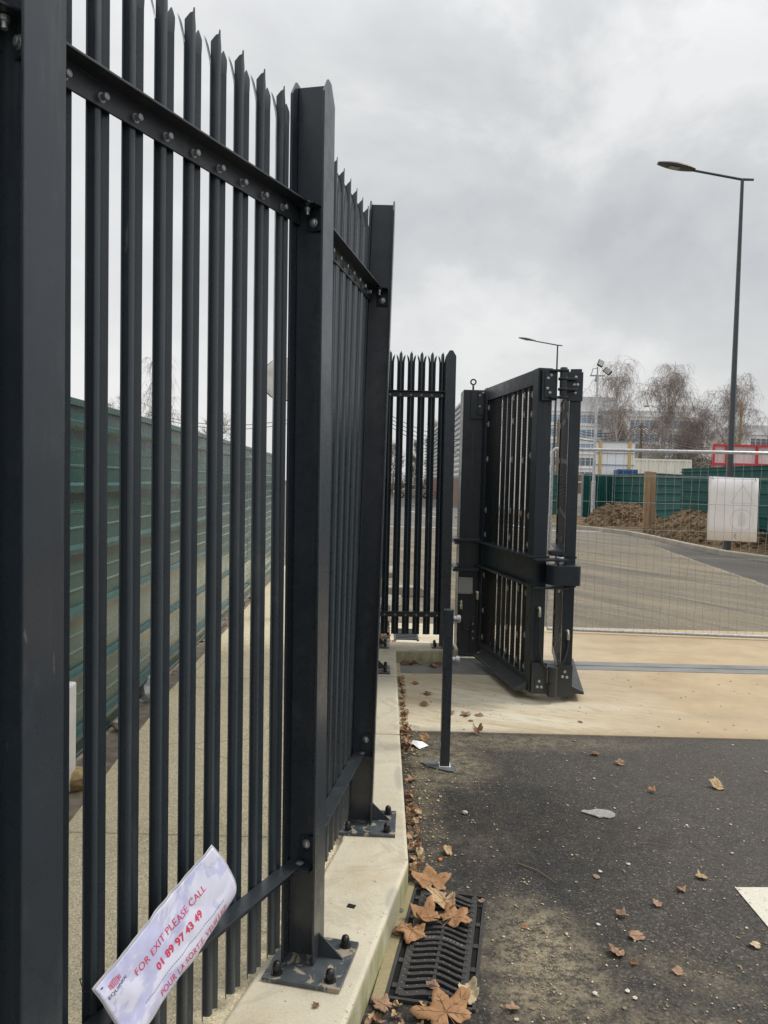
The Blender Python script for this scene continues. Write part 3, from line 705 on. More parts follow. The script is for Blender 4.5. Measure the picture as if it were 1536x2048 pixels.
def conduit(parent, pts, r=.0105):
    P = [Vector(p) for p in pts]; out = []
    for i in range(len(P) - 1):
        a, b, c_, d = P[max(i - 1, 0)], P[i], P[i + 1], P[min(i + 2, len(P) - 1)]
        k = 14
        for q in range(k):
            t_ = q / k; out.append(.5 * ((2 * b) + (c_ - a) * t_ + (2 * a - 5 * b + 4 * c_ - d) * t_ ** 2 + (3 * b - a - 3 * c_ + d) * t_ ** 3))
    out.append(P[-1]); rs = [r * (1.0 if i % 2 else .80) for i in range(len(out))]
    m = MB(); m.tube(out, rs, 8); return m.build('flexible_conduit', M_['conduit'], parent, smooth=True)
elbow(gp, (.800, 7.705, .565), 0); elbow(gp, (.955, 7.70, .665), 0)
conduit(gp, [(.800, 7.684, .50), (.795, 7.68, .44), (.815, 7.675, .33), (.87, 7.67, .285), (.93, 7.672, .33), (.955, 7.676, .45), (.956, 7.678, .60)], .008)
m = MB(); m.bb((.81, 7.69, .280), (.97, 7.7195, .288)); m.build('cable_shelf', G, gp)

def leaf(name, near, far, thick, z0, z1, guard, infill_side, near_w):
    # local frame: s from the near stile back, o across (towards +x), built in world coordinates
    N0 = Vector((*near, 0)); S = (Vector((*far, 0)) - N0); L = S.length; S.normalize(); O = Vector((S.y, -S.x, 0))
    B4 = Matrix(((S.x, O.x, 0, N0.x), (S.y, O.y, 0, N0.y), (0, 0, 1, 0), (0, 0, 0, 1)))
    def bx(m, s0, s1, o0, o1, a, b): m2 = MB(); m2.bb((s0, o0, a), (s1, o1, b)); m2.xf(B4); m.add(m2.v, m2.f)
    fr = MB(); W = near_w
    bx(fr, 0, W, 0, thick, z0, z1); bx(fr, L - .10, L, 0, thick, z0 + .03, z1)
    bx(fr, W, L - .10, 0.002, thick - .002, z1 - .13, z1 - .002); bx(fr, W, L - .10, .002, thick - .002, z0 + .035, z0 + .12)
    bx(fr, W, L - .10, .010, thick - .01, .96, 1.175)
    f = fr.build('gate_leaf', G, gate, bevel=.005)
    for a, b in ((1.175, 1.190), (.940, .955)):
        m = MB(); bx(m, -.035 if guard < 0 else .0, L - .02, -.045, thick + .01, a + .0005, b - .0005); m.build('beam_plate', G, f, bevel=.002)
    secs = ((z0 + .12, .94), (1.19, z1 - .13))
    io = .012 if infill_side < 0 else thick - .012
    for a, b in secs:
        n = 9; pitch = (L - W - .10) / n
        for i in range(n):
            s_ = W + pitch * (i + .5) + .008; m = MB(); bx(m, s_ - pitch * .35, s_ + pitch * .35, thick * .55, thick * .55 + .006, a, b)
            bx(m, s_ - pitch * .35, s_ - pitch * .35 + .004, thick * .55 - .012, thick * .55, a, b); m.build('pale', M_['black'], f)
        m = MB(); k = int((b - a) / .0127)
        for i in range(1, k):
            z = a + i * .0127; p = N0 + O * (io + 0); q = [B4 @ Vector((W, io, z)), B4 @ Vector((L - .10, io, z))]; m.tube(q, .0021, 4, False)
        k2 = int((L - W - .1) / .0762)
        for i in range(k2 + 1):
            s_ = W + .01 + i * .0762; m.tube([B4 @ Vector((s_, io + .004, a)), B4 @ Vector((s_, io + .004, b))], .0027, 4, False)
        m.build('welded_mesh', M_['black'], f)
    zs = (z0 + .20, .50, .86, 1.27, 1.52, 1.98, 2.33, 2.50)
    for i, z in enumerate(zs):
        for j, s_ in enumerate((W + .012, W + .20, W + .48, W + .78, L - .16)):
            zz = z + .012 * ((i * 3 + j * 5) % 4 - 1.5)
            if j in (1, 3) and i in (3,): continue
            m = MB(); bx(m, s_ - .010, s_ + .010, io - .010, io - .003, zz - .026, zz + .026); bx(m, s_ + .006, s_ + .018, io - .014, io - .008, zz - .012, zz + .012)
            m.build('mesh_clip', M_['galv'], f, bevel=.001)
    # sloping guard along the bottom
    m = MB(); oo = (-.0, -.105) if guard < 0 else (thick, thick + .105); s0 = .0 if guard < 0 else -.03
    prof = [(oo[0], z0 + .075), (oo[1], z0 + .030), (oo[1], z0 + .008), (oo[0], z0 + .012)]; k = 4
    a = [B4 @ Vector((.03, p, q)) for p, q in prof]; b = [B4 @ Vector((L - .25, p, q)) for p, q in prof]
    m.add(a + b, [(0, 1, 2, 3), (7, 6, 5, 4)] + [(i, (i + 1) % 4, 4 + (i + 1) % 4, 4 + i) for i in range(4)]); m.build('safety_edge', M_['rubber'] if False else G, f, bevel=.004)
    return f, B4, L, O, S
fa, BA, LA, OA, SA = leaf('a', (1.207, 6.185), (.962, 7.655), .12, .075, 2.695, -1, -1, .125)
fb, BBm, LB, OB, SB = leaf('b', (1.462, 6.185), (1.715, 7.66), .088, .06, 2.690, 1, -1, .09)
# top hinge between the leaves
HY = 6.165
def plate(m, x0, x1, z0, z1, y=HY, t_=.012): m.bb((x0, y - t_, z0), (x1, y, z1)); return m
def disc(m, x, y, z, r, h): m.lathe([(r * .96, 0), (r, h * .2), (r, h * .8), (r * .96, h)], (x, y, z), 20); return m
hg = MB(); plate(hg, 1.232, 1.352, 2.432, 2.680); plate(hg, 1.250, 1.345, 2.455, 2.660, HY - .0125)
hg.build('hinge_plate', G, fa, bevel=.002)
hg = MB(); plate(hg, 1.425, 1.556, 2.432, 2.662); hg.build('hinge_plate', G, fb, bevel=.002)
kx, ky = 1.392, HY - .045
m = MB(); disc(m, kx, ky, 2.470, .030, .215)
for z in (2.445, 2.508, 2.590, 2.655): disc(m, kx, ky, z, .042, .020)
disc(m, kx, ky, 2.676, .028, .014)
for z, s_ in ((2.447, -1), (2.657, -1), (2.510, 1), (2.592, 1)):
    if s_ < 0: m.bb((1.290, ky - .022, z), (kx - .01, HY - .0125, z + .016))
    else: m.bb((kx + .01, ky - .022, z), (1.500, HY - .0125, z + .016))
m.build('hinge_knuckle', G, fa, bevel=.002, smooth=35)
for (x, z, pr) in ((1.275, 2.605, fa), (1.272, 2.525, fa), (1.300, 2.630, fa), (1.292, 2.490, fa), (1.497, 2.620, fb), (1.484, 2.560, fb), (1.512, 2.560, fb), (1.494, 2.495, fb)):
    m = MB(); m.lathe([(.0115, 0), (.0115, .007), (.008, .009)], seg=12, M=T(x, HY - (.025 if pr is fa else .012), z) @ RX); m.build('hinge_bolt', M_['galv'], pr, smooth=40)
# bottom hinge
m = MB(); plate(m, 1.222, 1.345, .075, .325); plate(m, 1.250, 1.330, .095, .205, HY - .0125, .006); m.build('hinge_plate', G, fa, bevel=.002)
m = MB(); plate(m, 1.425, 1.552, .055, .315); plate(m, 1.415, 1.530, .195, .305, HY - .0125, .006); m.build('hinge_plate', G, fb, bevel=.002)
m = MB(); disc(m, 1.385, HY - .045, .066, .040, .112); disc(m, 1.385, HY - .045, .181, .040, .125); m.bb((1.345, HY - .04, .07), (1.385, HY - .013, .17)); m.bb((1.385, HY - .04, .19), (1.43, HY - .013, .30)); m.build('hinge_knuckle', G, fa, bevel=.002, smooth=35)
for (x, z, pr) in ((1.283, .180, fa), (1.270, .135, fa), (1.302, .133, fa), (1.487, .262, fb), (1.470, .222, fb), (1.505, .218, fb)):
    m = MB(); m.lathe([(.0115, 0), (.0115, .007), (.008, .009)], seg=12, M=T(x, HY - .0185, z) @ RX); m.build('hinge_bolt', M_['galv'], pr, smooth=40)
# centre latch drum between beam plates
m = MB(); poly = [(1.545, 6.02), (1.56, 6.035), (1.56, 6.20), (1.38, 6.20)] + [(1.385 + .085 * math.cos(a), 6.105 + .085 * math.sin(a)) for a in [math.pi * (.95 + .55 * i / 8) for i in range(9)]]
m.prism(poly, .972, 1.128); m.build('drum', G, fb, bevel=.004)
m = MB(); m.prism([(1.205, 6.05), (1.47, 6.05), (1.47, 6.18), (1.205, 6.1805)], 1.158, 1.174); m.build('beam_lug', G, fa, bevel=.002)
m = MB(); m.prism([(1.205, 6.05), (1.465, 6.05), (1.465, 6.18), (1.205, 6.1805)], .938, .954); m.build('beam_lug', G, fa, bevel=.002)
m = MB(); disc(m, 1.410, 6.115, 1.1745, .034, .014); disc(m, 1.410, 6.115, 1.127, .022, .031); m.build('pivot_cap', M_['galv'], fa, bevel=.002, smooth=35)
m = MB(); disc(m, 1.405, 6.12, .905, .016, .033); m.build('pivot_pin', M_['galvl'], fa)
m = MB(); m.bb((1.345, 6.19, 1.19), (1.46, 6.30, 1.235)); m.build('latch_block', G, fb, bevel=.01)
# conduit loop low between the leaves
elbow(fa, (1.272, 6.175, .765), 0); elbow(fb, (1.506, 6.175, .585), 0)
conduit(fa, [(1.272, 6.150, .70), (1.270, 6.145, .62), (1.274, 6.14, .46), (1.305, 6.13, .33), (1.375, 6.11, .270), (1.455, 6.12, .33), (1.495, 6.14, .43), (1.506, 6.148, .52)], .0125)

# --- stop post in front
sp = thing('gate_stop_post', 'short dark square steel post on a patched foot standing in front of the open gate', 'post', (.415, 4.70, 0))
m = MB(); m.bb((.385, 4.67, .012), (.442, 4.73, .975)); a_ = m.build('tube', M_['paint'], sp, bevel=.003)
m = MB(); m.bb((.383, 4.668, .9755), (.444, 4.732, .981)); m.build('end_cap', M_['paint'], sp)
for z in (.925, .672):
    m = MB(); m.tube([(.4425, 4.70, z), (.464, 4.70, z)], .018, 12); m.tube([(.464, 4.70, z), (.482, 4.70, z), (.487, 4.70, z)], [.024, .024, .019], 14); m.build('buffer', M_['galvl'], sp, smooth=40)
m = MB(); m.prism([(.275, 4.745), (.30, 4.70), (.35, 4.66), (.41, 4.625), (.460, 4.605), (.482, 4.65), (.475, 4.73), (.45, 4.775), (.38, 4.80), (.31, 4.79)], .0035, .011); m.build('foot_plate', simple('mortar_grey_foot', (.13, .14, .14), .8, var=.35, scale=20), sp, bevel=.003)
m = MB()
for p, q in (((.378, 4.662), (.449, 4.668)), ((.378, 4.732), (.449, 4.738)), ((.378, 4.668), (.3845, 4.732)), ((.4425, 4.668), (.449, 4.732))): m.bb((p[0], p[1], .012), (q[0], q[1], .016))
m.build('sealant_rim', M_['white'], sp)

# --- chequer plate and threshold channel set in the slab
t = MT('chequer_plate', .5, .15, .5); w1 = t.noise(3, 5)
c = t.ramp(w1, [(.3, (.17, .17, .165)), (.7, (.29, .285, .27))]); dia = t.ramp(t.voro(42, src=t.map(rot=(0, 0, .78), scale=(1, 2.2, 1))), [(.12, 1), (.2, 0)])
c = t.mix(dia, c, (.38, .37, .35)); t.color(c); t.bump(dia, .6, .004); M_['cheq'] = t.m
m = MB(); m.bb((.19, 6.98, .004), (1.36, 7.63, .0145)); struct(m.build('chequer_plate_cover', M_['cheq']))
m = MB(); m.bb((1.36, 7.27, .004), (7.5, 7.425, .0145)); m.bb((1.36, 7.445, .004), (7.5, 7.60, .0145)); struct(m.build('threshold_channel', M_['cheq']))
m = MB(); m.bb((1.36, 7.425, .004), (7.5, 7.445, .0105)); struct(m.build('threshold_slot', M_['black']))

# ================================================================= TEMPORARY MESH FENCE
hf = thing('temporary_mesh_fence', 'galvanised temporary mesh fence panel standing across the driveway behind the gate', 'mesh fence', (3.6, 9.0, 0))
HX0, HX1 = 1.97, 5.47
def hyz(x): return 9.09 - (x - 2.3) * .07
m = MB()
m.tube([(HX0, hyz(HX0), .075), (HX0, hyz(HX0), 2.15), (HX0 + .03, hyz(HX0), 2.19), (HX1 - .03, hyz(HX1), 2.19), (HX1, hyz(HX1), 2.15), (HX1, hyz(HX1), .075)], .0205, 12)
m.tube([(HX0, hyz(HX0), .05), (HX1, hyz(HX1), .05)], .019, 12); m.build('tube_frame', M_['galv'], hf, smooth=40)
m = MB(); nz = 34
hz = [1.90, 1.885, 1.58, 1.262, .95, .652, .34]
def wirez(x, z): return (x + .006 * noise.noise(Vector((x * 3, z * 2.2, 0))), hyz(x) + .015 * noise.noise(Vector((x * 1.4, z * 2, 5))) * 1, z)
for i in range(1, nz + 1):
    x = HX0 + .055 + i * (HX1 - HX0 - .1) / (nz + 1)
    dx = .010 * math.sin(i * 2.7)
    m.tube([(wirez(x, .05 + 2.14 * k / 14)[0] + dx * math.sin(k * 1.2 + i), wirez(x, .05 + 2.14 * k / 14)[1], .05 + 2.14 * k / 14) for k in range(15)], .0020, 5, False)
for z in hz: m.tube([(HX0 + (HX1 - HX0) * k / 16, hyz(HX0 + (HX1 - HX0) * k / 16) - .004, z + .004 * noise.noise(Vector((k, z, 1)))) for k in range(17)], .0024, 5, False)
m.build('wire_mesh', M_['galvl'], hf)
sg = thing('back_of_sign', 'white rectangular site sign seen from behind hanging on the temporary mesh fence', 'sign', (4.07, 9.03, 1.16))
SY = 8.99
def spn(u, v, o=0): x = 3.79 + .566 * u; return Vector((x + .006 * (1 - v), hyz(x) + .035 + .012 * math.sin(u * 3.1) - o, 1.165 + .745 * v - .012 * u))
m = MB(); vs = [spn(i / 12, j / 4) for j in range(5) for i in range(13)]; m.add(vs, [(j * 13 + i, j * 13 + i + 1, j * 13 + i + 14, j * 13 + i + 13) for j in range(4) for i in range(12)])
pb = m.build('board', simple('white_sign_back', (.80, .78, .78), .55, var=.05, scale=5), sg, smooth=True); md = pb.modifiers.new('thick', 'SOLIDIFY'); md.thickness = .003
M_['faint'] = simple('show_through_print', (.69, .675, .68), .6, var=.04)
m = MB()
def line(m, a, b, wd): 
    A = Vector(a); B = Vector(b); d = (B - A).normalized(); n = Vector((-d.y, d.x)) * wd / 2
    k = 6; pts = [A.lerp(B, i / k) for i in range(k + 1)]
    vs = [spn(*(p + n), .0008) for p in pts] + [spn(*(p - n), .0008) for p in pts]; m.add(vs, [(i, i + 1, k + 2 + i, k + 1 + i) for i in range(k)])
for a, b in (((.46, .60), (.93, .60)), ((.46, .60), (.695, .88)), ((.695, .88), (.93, .60))): line(m, a, b, .018)
cpts = [(.69 + .23 * math.cos(i * math.pi / 12), .33 + .17 * math.sin(i * math.pi / 12)) for i in range(25)]
for i in range(24): line(m, cpts[i], cpts[i + 1], .022)
hand = [(.62, .24), (.76, .24), (.78, .33), (.80, .40), (.765, .36), (.755, .43), (.735, .44), (.725, .37), (.715, .46), (.695, .47), (.690, .38), (.675, .46), (.655, .45), (.660, .37), (.635, .42), (.618, .41), (.625, .32)]
m.add([spn(u, v, .0008) for u, v in hand], [tuple(range(len(hand)))])
m.build('show_through_mark', M_['faint'], sg)
m = MB()
for u, v in ((.07, .995), (.93, .995), (.56, .09)): p = spn(u, v); m.tube([p + Vector((0, -.045, .02)), p + Vector((0, .006, -.008)), p + Vector((0, -.045, -.035))], .003, 6)
m.build('cable_tie', M_['cap'], sg)

# ================================================================= GULLY GRATE
gr = thing('drain_grate', 'cast iron gully grate with curved slots beside the kerb under fallen leaves', 'drain grate', (.27, 2.85, 0))
# local: centre, long axis along the kerb
ga = math.atan2(3.215 - 2.51, .174 - .045); gw, gl = .285, .70
GM = T(.258, 2.868, 0) @ rz(ga)         # x along length, y to the left
def gb(m, x0, x1, y0, y1, z0, z1): q = MB(); q.bb((x0, y0, z0), (x1, y1, z1)); q.xf(GM); m.add(q.v, q.f)
M_['iron'] = steel('cast_iron', (.024, .024, .026), .36, .7, .6)
m = MB(); gb(m, -gl / 2, gl / 2, -gw / 2, gw / 2, .0046, .0052); m.build('pit', simple('pit_shade_black', (.002, .002, .002), .95), gr)  # flat sheet under the bars; the pit's shade is put into its black colour
fr = MB(); hw, hl = .108, gl / 2 - .012
for sy in (-1, 1): gb(fr, -hl, hl, sy * hw - .013, sy * hw + .013, .0053, .017)
nb = 19; bars = []
for i in range(nb):
    xx = -hl + .014 + (2 * hl - .028) * i / (nb - 1)
    wide = .013 if i in (0, 9, nb - 1) else .0082
    q = 14; vs = []
    for k in range(q + 1):
        y = -hw + 2 * hw * k / q; bow = .016 * math.cos(math.pi * y / hw * 1.0) + .010 * (y / hw)
        for s_ in (-1, 1):
            for z in (.0055, .0195): vs.append(GM @ Vector((xx + bow + s_ * wide - .004, y, z)))
    f = []
    for k in range(q):
        a = k * 4; f += [(a, a + 4, a + 5, a + 1), (a + 1, a + 5, a + 7, a + 3), (a + 3, a + 7, a + 6, a + 2), (a + 2, a + 6, a + 4, a)]
    fr.add(vs, f)
gb(fr, -hl, hl, -.006, .006, .0055, .0165)
for i in range(5):
    xx = -hl + .05 + i * (2 * hl - .1) / 4
    gb(fr, xx - .012, xx + .012, -gw / 2 + .002, -hw - .0135, .0053, .013); gb(fr, xx - .012, xx + .012, hw + .0135, gw / 2 - .002, .0053, .013)
gf = fr.build('grate_bars', M_['iron'], gr, bevel=.0015)
m = MB()
for i in range(nb):
    xx = -hl + .014 + (2 * hl - .028) * i / (nb - 1)
    for y in (-.085, -.05, -.018, .018, .05, .085):
        if rnd.random() < .75:
            bow = .016 * math.cos(math.pi * y / hw) + .010 * (y / hw); c_ = GM @ Vector((xx + bow - .004, y + rnd.uniform(-.006, .006), .0195)); m.lathe([(.0035, 0), (.0028, .0018)], c_, 6)
    for sy in (-1, 1): c_ = GM @ Vector((xx + .012, sy * hw, .017)); m.lathe([(.004, 0), (.003, .002)], c_, 6)
tag(m.build('studs', simple('worn_iron', (.20, .20, .20), .35, .5), gr), kind='stuff')
vs, fs = text_mesh('C250 - EN124', .022); wm = max(x for x, y in vs)
m = MB(); q = []
for x, y in vs:
    yy = hw * .78 - (x / wm) * hw * 1.56; bow = .016 * math.cos(math.pi * yy / hw) + .010 * (yy / hw); q.append(GM @ Vector((-hl + .014 + (2 * hl - .028) * 9 / (nb - 1) + bow - .011 + y * .8, yy, .0212)))
m.add(q, fs); m.build('cast_lettering', M_['galvl'], gr)
fm = MB()
gb(fm, -gl / 2 - .008, gl / 2 + .008, gw / 2, gw / 2 + .012, .0046, .014); gb(fm, -gl / 2 - .008, gl / 2 + .008, -gw / 2 - .012, -gw / 2, .0046, .014); gb(fm, gl / 2, gl / 2 + .012, -gw / 2, gw / 2, .0046, .0138); gb(fm, -gl / 2 - .012, -gl / 2, -gw / 2, gw / 2, .0046, .0138)
fm.build('frame', M_['iron'], gr)
# mortar strip between kerb and grate
m = MB(); gb(m, -gl / 2 - .03, gl / 2 + .05, gw / 2 + .0125, gw / 2 + .055, -.02, .012); t, c = concrete('mossy_mortar', (.25, .21, .12), (.36, .30, .18), (.16, .14, .06), 0, .9, .2); t.color(c); struct(m.build('gutter_strip', t.m, bevel=.003))

# ================================================================= STREET LAMPS
def lamp(loc, label):
    lp = thing('street_lamp', label, 'street lamp', loc, 'street lamps along the kerb')
    m = MB(); m.tube([(0, 0, 0), (0, 0, .9), (0, 0, .901), (0, 0, 9.86)], [.105, .105, .092, .042], 8); m.v = [(x + loc[0], y + loc[1], z + loc[2]) for x, y, z in m.v]; m.build('pole', M_['lampgrey'], lp)
    m = MB(); m.tube([(.26, -.10, 9.83), (0, 0, 9.87), (-1.35, .0, 10.08)], [.030, .036, .032], 8); m.v = [(x + loc[0], y + loc[1], z + loc[2]) for x, y, z in m.v]; m.build('arm', M_['lampgrey'], lp)
    # head: flattened teardrop
    m = MB(); vs = []; nu, nv = 14, 12
    for i in range(nu + 1):
        f = i / nu; x = -1.28 - .98 * f; hwid = .04 + .17 * math.sin(math.pi * min(1, .08 + f * .86)) ** .8; hh = .030 + .055 * math.sin(math.pi * min(1, f * .9 + .05))
        for k in range(nv):
            a = 2 * math.pi * k / nv; zz = math.sin(a) * hh * (1 if math.sin(a) > 0 else .45)
            vs.append((x, math.cos(a) * hwid, 10.075 + .155 * (f + .05) + zz))
    m.add(vs, [(i * nv + k, i * nv + (k + 1) % nv, (i + 1) * nv + (k + 1) % nv, (i + 1) * nv + k) for i in range(nu) for k in range(nv)] + [tuple(range(nv)), tuple(nu * nv + k for k in range(nv))])
    m.v = [(x + loc[0], y + loc[1], z + loc[2]) for x, y, z in m.v]; hd = m.build('lamp_head', simple('taupe_lamp_housing', (.10, .095, .085), .45), lp, smooth=40)
    m = MB(); m.box((-1.83, 0, 10.118), (.26, .16, .012), m=Matrix.Rotation(R(9), 4, 'Y')); m.v = [(x + loc[0], y + loc[1], z + loc[2]) for x, y, z in m.v]; m.build('lens', simple('lamp_lens', (.42, .40, .33), .3), hd)
    return lp
L1 = lamp((9.30, 20.81, .13), 'tall dark street lamp standing in the soil behind the white sign')
L2 = L1.copy(); COL.objects.link(L2); L2.location = (9.82, 45.0, 0); ORG[L2.name] = Vector((9.82, 45, 0))
L2['label'] = 'distant dark street lamp rising above the gate top, left of the floodlight mast'
for ch in L1.children:
    c_ = ch.copy(); COL.objects.link(c_); c_.parent = L2
    for g_ in ch.children: d_ = g_.copy(); COL.objects.link(d_); d_.parent = c_

# ================================================================= HOARDINGS ON THE RIGHT
hoarding('site_hoarding', 'tall green hoarding with horizontal ribs behind the white sign and street lamp', [(11.15, 17.5), (11.5, 22.8), (11.62, 30.2)], 2.42, M_['green2'], z0=.1, step=.36, side=-1)
hoarding('site_hoarding', 'short dark green hoarding between the timber post and the taller hoarding', [(11.55, 33.2), (14.35, 36.2)], 2.28, M_['green2'], z0=.1, step=.36, side=1)
hoarding('site_hoarding', 'green hoarding with horizontal ribs behind the left dirt mound', [(11.52, 33.6), (11.75, 39.6)], 2.27, M_['green2'], z0=.1, step=.36, side=-1)
hoarding('site_hoarding', 'distant green hoarding glimpsed between the two gate leaves', [(9.1, 43.5), (10.25, 40.9)], 2.3, M_['green2'], z0=.1, step=.36, side=1)
vh = thing('site_gate', 'dark green vertically ribbed sheet gate beside the floodlight mast', 'site gate', (11, 39.9, 0))
m = MB(); vs = []; A = Vector((10.15, 39.4)); B = Vector((11.72, 39.75)); k = 44
for i in range(k + 1):
    p = A.lerp(B, i / k); o_ = .045 if (i % 4) in (1, 2) else 0; vs += [(p.x, p.y - o_, .12), (p.x, p.y - o_, 2.36)]
m.add(vs, [(2 * i, 2 * i + 1, 2 * i + 3, 2 * i + 2) for i in range(k)]); q = m.build('sheet_panel', M_['green2'], vh); md = q.modifiers.new('thick', 'SOLIDIFY'); md.thickness = .004
for a_, b_ in ((11.72, 39.70), (10.07, 39.36)): m = MB(); m.bb((a_, b_, 0), (a_ + .08, b_ + .08, 2.38)); m.build('stake', M_['galvl'], vh)
tp = MB(); tp.bb((10.10, 29.93, .1), (10.33, 30.05, 2.39)); tp.bb((10.332, 29.99, .1), (10.56, 30.11, 2.37)); tp = tp.build('timber_post', M_['post_timber'], bevel=.01, origin=(10.3, 30, 0)); tag(tp, 'thick double timber post standing between the two dirt mounds', 'timber post')
# ---- dirt mounds
def mound(cx, cy, rx, ry_, h, seed, label):
    m = MB(); n = 74; vs = []
    for j in range(n):
        for i in range(n):
            u, v = (i / (n - 1) - .5) * 2, (j / (n - 1) - .5) * 2; x, y = cx + u * rx, cy + v * ry_
            d = math.sqrt(u * u + v * v); b = max(0, 1 - d ** 1.7) ; nz_ = noise.fractal(Vector((x * 1.6, y * 1.6, seed)), .9, 2.1, 5)
            lump = noise.voronoi(Vector((x * 3.1, y * 3.1, seed)))[0][0]; l2 = noise.noise(Vector((x * 9, y * 9, seed * 3)))
            z = h * (b ** .72) * (1 + .12 * noise.noise(Vector((x * .9, y * .9, seed)))) + (.10 * nz_ + .13 * (.4 - lump) + .035 * l2) * min(1, b * 3)
            vs.append((x, y, .04 + max(z, -.02)))
    m.add(vs, [(j * n + i, j * n + i + 1, (j + 1) * n + i + 1, (j + 1) * n + i) for j in range(n - 1) for i in range(n - 1)])
    bmc = bmesh.new(); bmesh.ops.create_icosphere(bmc, subdivisions=1, radius=1); cv = [v.co.copy() for v in bmc.verts]; cf = [tuple(v.index for v in f.verts) for f in bmc.faces]; bmc.free()
    for q in range(1500):
        i = rnd.randrange(n * n); p = Vector(vs[i]); 
        u, v = (p.x - cx) / rx, (p.y - cy) / ry_
        if u * u + v * v > 1.05: continue
        r_ = rnd.uniform(.02, .085) * (1 + (q % 9 == 0)); Mr = Matrix.Rotation(rnd.uniform(0, 6), 3, Vector((rnd.random(), rnd.random(), rnd.random() + .01)).normalized())
        m.add([p + (Mr @ Vector((a.x, a.y * .8, a.z * .6))) * r_ * rnd.uniform(.75, 1.25) for a in cv], cf)
    o = m.build('dirt_mound', M_['soil'], origin=(cx, cy, 0)); return tag(o, label, 'dirt mound')
mound(10.25, 32.8, 1.70, 2.2, 1.02, 1.3, 'left brown clay dirt mound in front of the green sheet gate')
mound(10.45, 25.2, 1.30, 4.2, .95, 5.1, 'right brown clay dirt mound between the timber post and the white sign')
# ---- floodlight mast
fm_ = thing('floodlight_mast', 'slim grey mast with two tilted floodlights above the green site gate', 'floodlight mast', (10.02, 37, 0)); fx, fy = 10.02, 37.0
m = MB(); m.tube([(fx, fy, 0), (fx, fy, 2.0), (fx, fy, 2.01), (fx + .02, fy, 7.05)], [.10, .10, .075, .055], 10); m.build('pole', simple('mast_grey', (.50, .51, .52), .5, .3), fm_, smooth=40)
m = MB(); m.bb((fx - .35, fy - .03, 7.0), (fx + .35, fy + .03, 7.06)); m.tube([(fx, fy, 7), (fx, fy, 7.45)], .03, 8); m.tube([(fx - .3, fy, 7.05), (fx - .22, fy, 7.35), (fx, fy, 7.4)], .02, 6); m.tube([(fx, fy, 7.1), (fx - .1, fy, 6.75)], .05, 8); m.build('bracket', M_['galvl'], fm_)
for (dx, dz, rt, ry2) in ((.13, 7.62, 25, 0), (.48, 7.25, -48, 0)):
    Mr = Matrix.Rotation(R(rt), 4, 'Y') @ Matrix.Rotation(R(-25), 4, 'X')
    m = MB(); m.box((fx + dx, fy, dz), (.28, .09, .36) if rt > 0 else (.26, .09, .40), m=Mr); h_ = m.build('floodlight', M_['black'], fm_, bevel=.02)
    m = MB(); m.box(Vector((fx + dx, fy, dz)) + (Mr @ Vector((0, -.053, 0))), (.22, .006, .29), m=Mr); m.build('lens', simple('flood_lens', (.35, .36, .30), .25), h_)

# ================================================================= SITE CLUTTER BEHIND THE HOARDINGS
def container(name, label, cat, x0, x1, y0, y1, z0, z1, mat, step=.25):
    root = thing(name, label, cat, ((x0 + x1) / 2, y0, z0)); k = int((x1 - x0) / step * 4); m = MB(); vs = []
    for i in range(k + 1):
        x = x0 + (x1 - x0) * i / k; o_ = .05 if (i % 4) in (1, 2) else 0; vs += [(x, y0 + o_, z0 + .12), (x, y0 + o_, z1 - .12)]
    m.add(vs, [(2 * i, 2 * i + 1, 2 * i + 3, 2 * i + 2) for i in range(k)]); m.bb((x0 + .05, y0 + .08, z0), (x1 - .05, y1, z1 - .03)); m.build('walls', mat, root)
    m = MB(); m.bb((x0, y0 - .02, z1 - .12), (x1, y0 + .06, z1)); m.bb((x0, y0 - .02, z0), (x1, y0 + .06, z0 + .12)); m.bb((x0 - .06, y0 - .03, z0), (x0, y0 + .09, z1)); m.bb((x1, y0 - .03, z0), (x1 + .06, y0 + .09, z1)); m.build('edge_frame', mat, root); return root
container('shipping_container', 'cream corrugated shipping container seen above the hoarding, right of the blue skip', 'container', 15.3, 19.0, 48, 54, .0, 3.55, M_['cream'])
container('site_cabin', 'white site cabin with its roof edge just above the cream container', 'site cabin', 19.9, 21.5, 60, 64, 0, 4.45, simple('white_cabin', (.62, .62, .60), .5))
container('waste_skip', 'blue ribbed skip showing just above the green hoarding', 'skip', 13.50, 14.55, 44.6, 45.7, 0, 2.78, M_['blue'])
wb = thing('timber_framed_hoarding', 'white boarded panel with yellow timber props above the green site gate', 'board', (13.3, 46, 0))
m = MB(); m.bb((12.45, 46, 0), (14.85, 46.04, 4.40)); m.build('board', M_['white'], wb)
for x in (12.70, 14.45): m = MB(); m.bb((x, 45.9, 0), (x + .16, 45.998, 4.46)); m.build('timber_prop', M_['timber'], wb)
m = MB(); 
for z in (3.05, 3.75): m.bb((12.46, 45.93, z), (14.84, 45.998, z + .035))
m.bb((12.45, 45.93, 4.41), (14.85, 46.06, 4.46)); m.build('batten', M_['galvl'], wb)
rf = thing('red_steel_frame', 'bright red steel frame with pale panels behind the tall green hoarding', 'steel frame', (14.5, 32, 0))
m = MB(); m.bb((13.60, 32.05, 2.3), (17.5, 32.07, 3.58)); m.build('panel', M_['pinkw'], rf)
m = MB()
for z in (2.28, 2.78, 3.55): m.bb((13.55, 31.93, z), (17.5, 32.03, z + .075))
for x in (13.55, 14.10, 14.19, 15.35, 16.6): m.bb((x, 31.92, 0), (x + .07, 32.02, 3.60))
m.build('frame', M_['red'], rf)
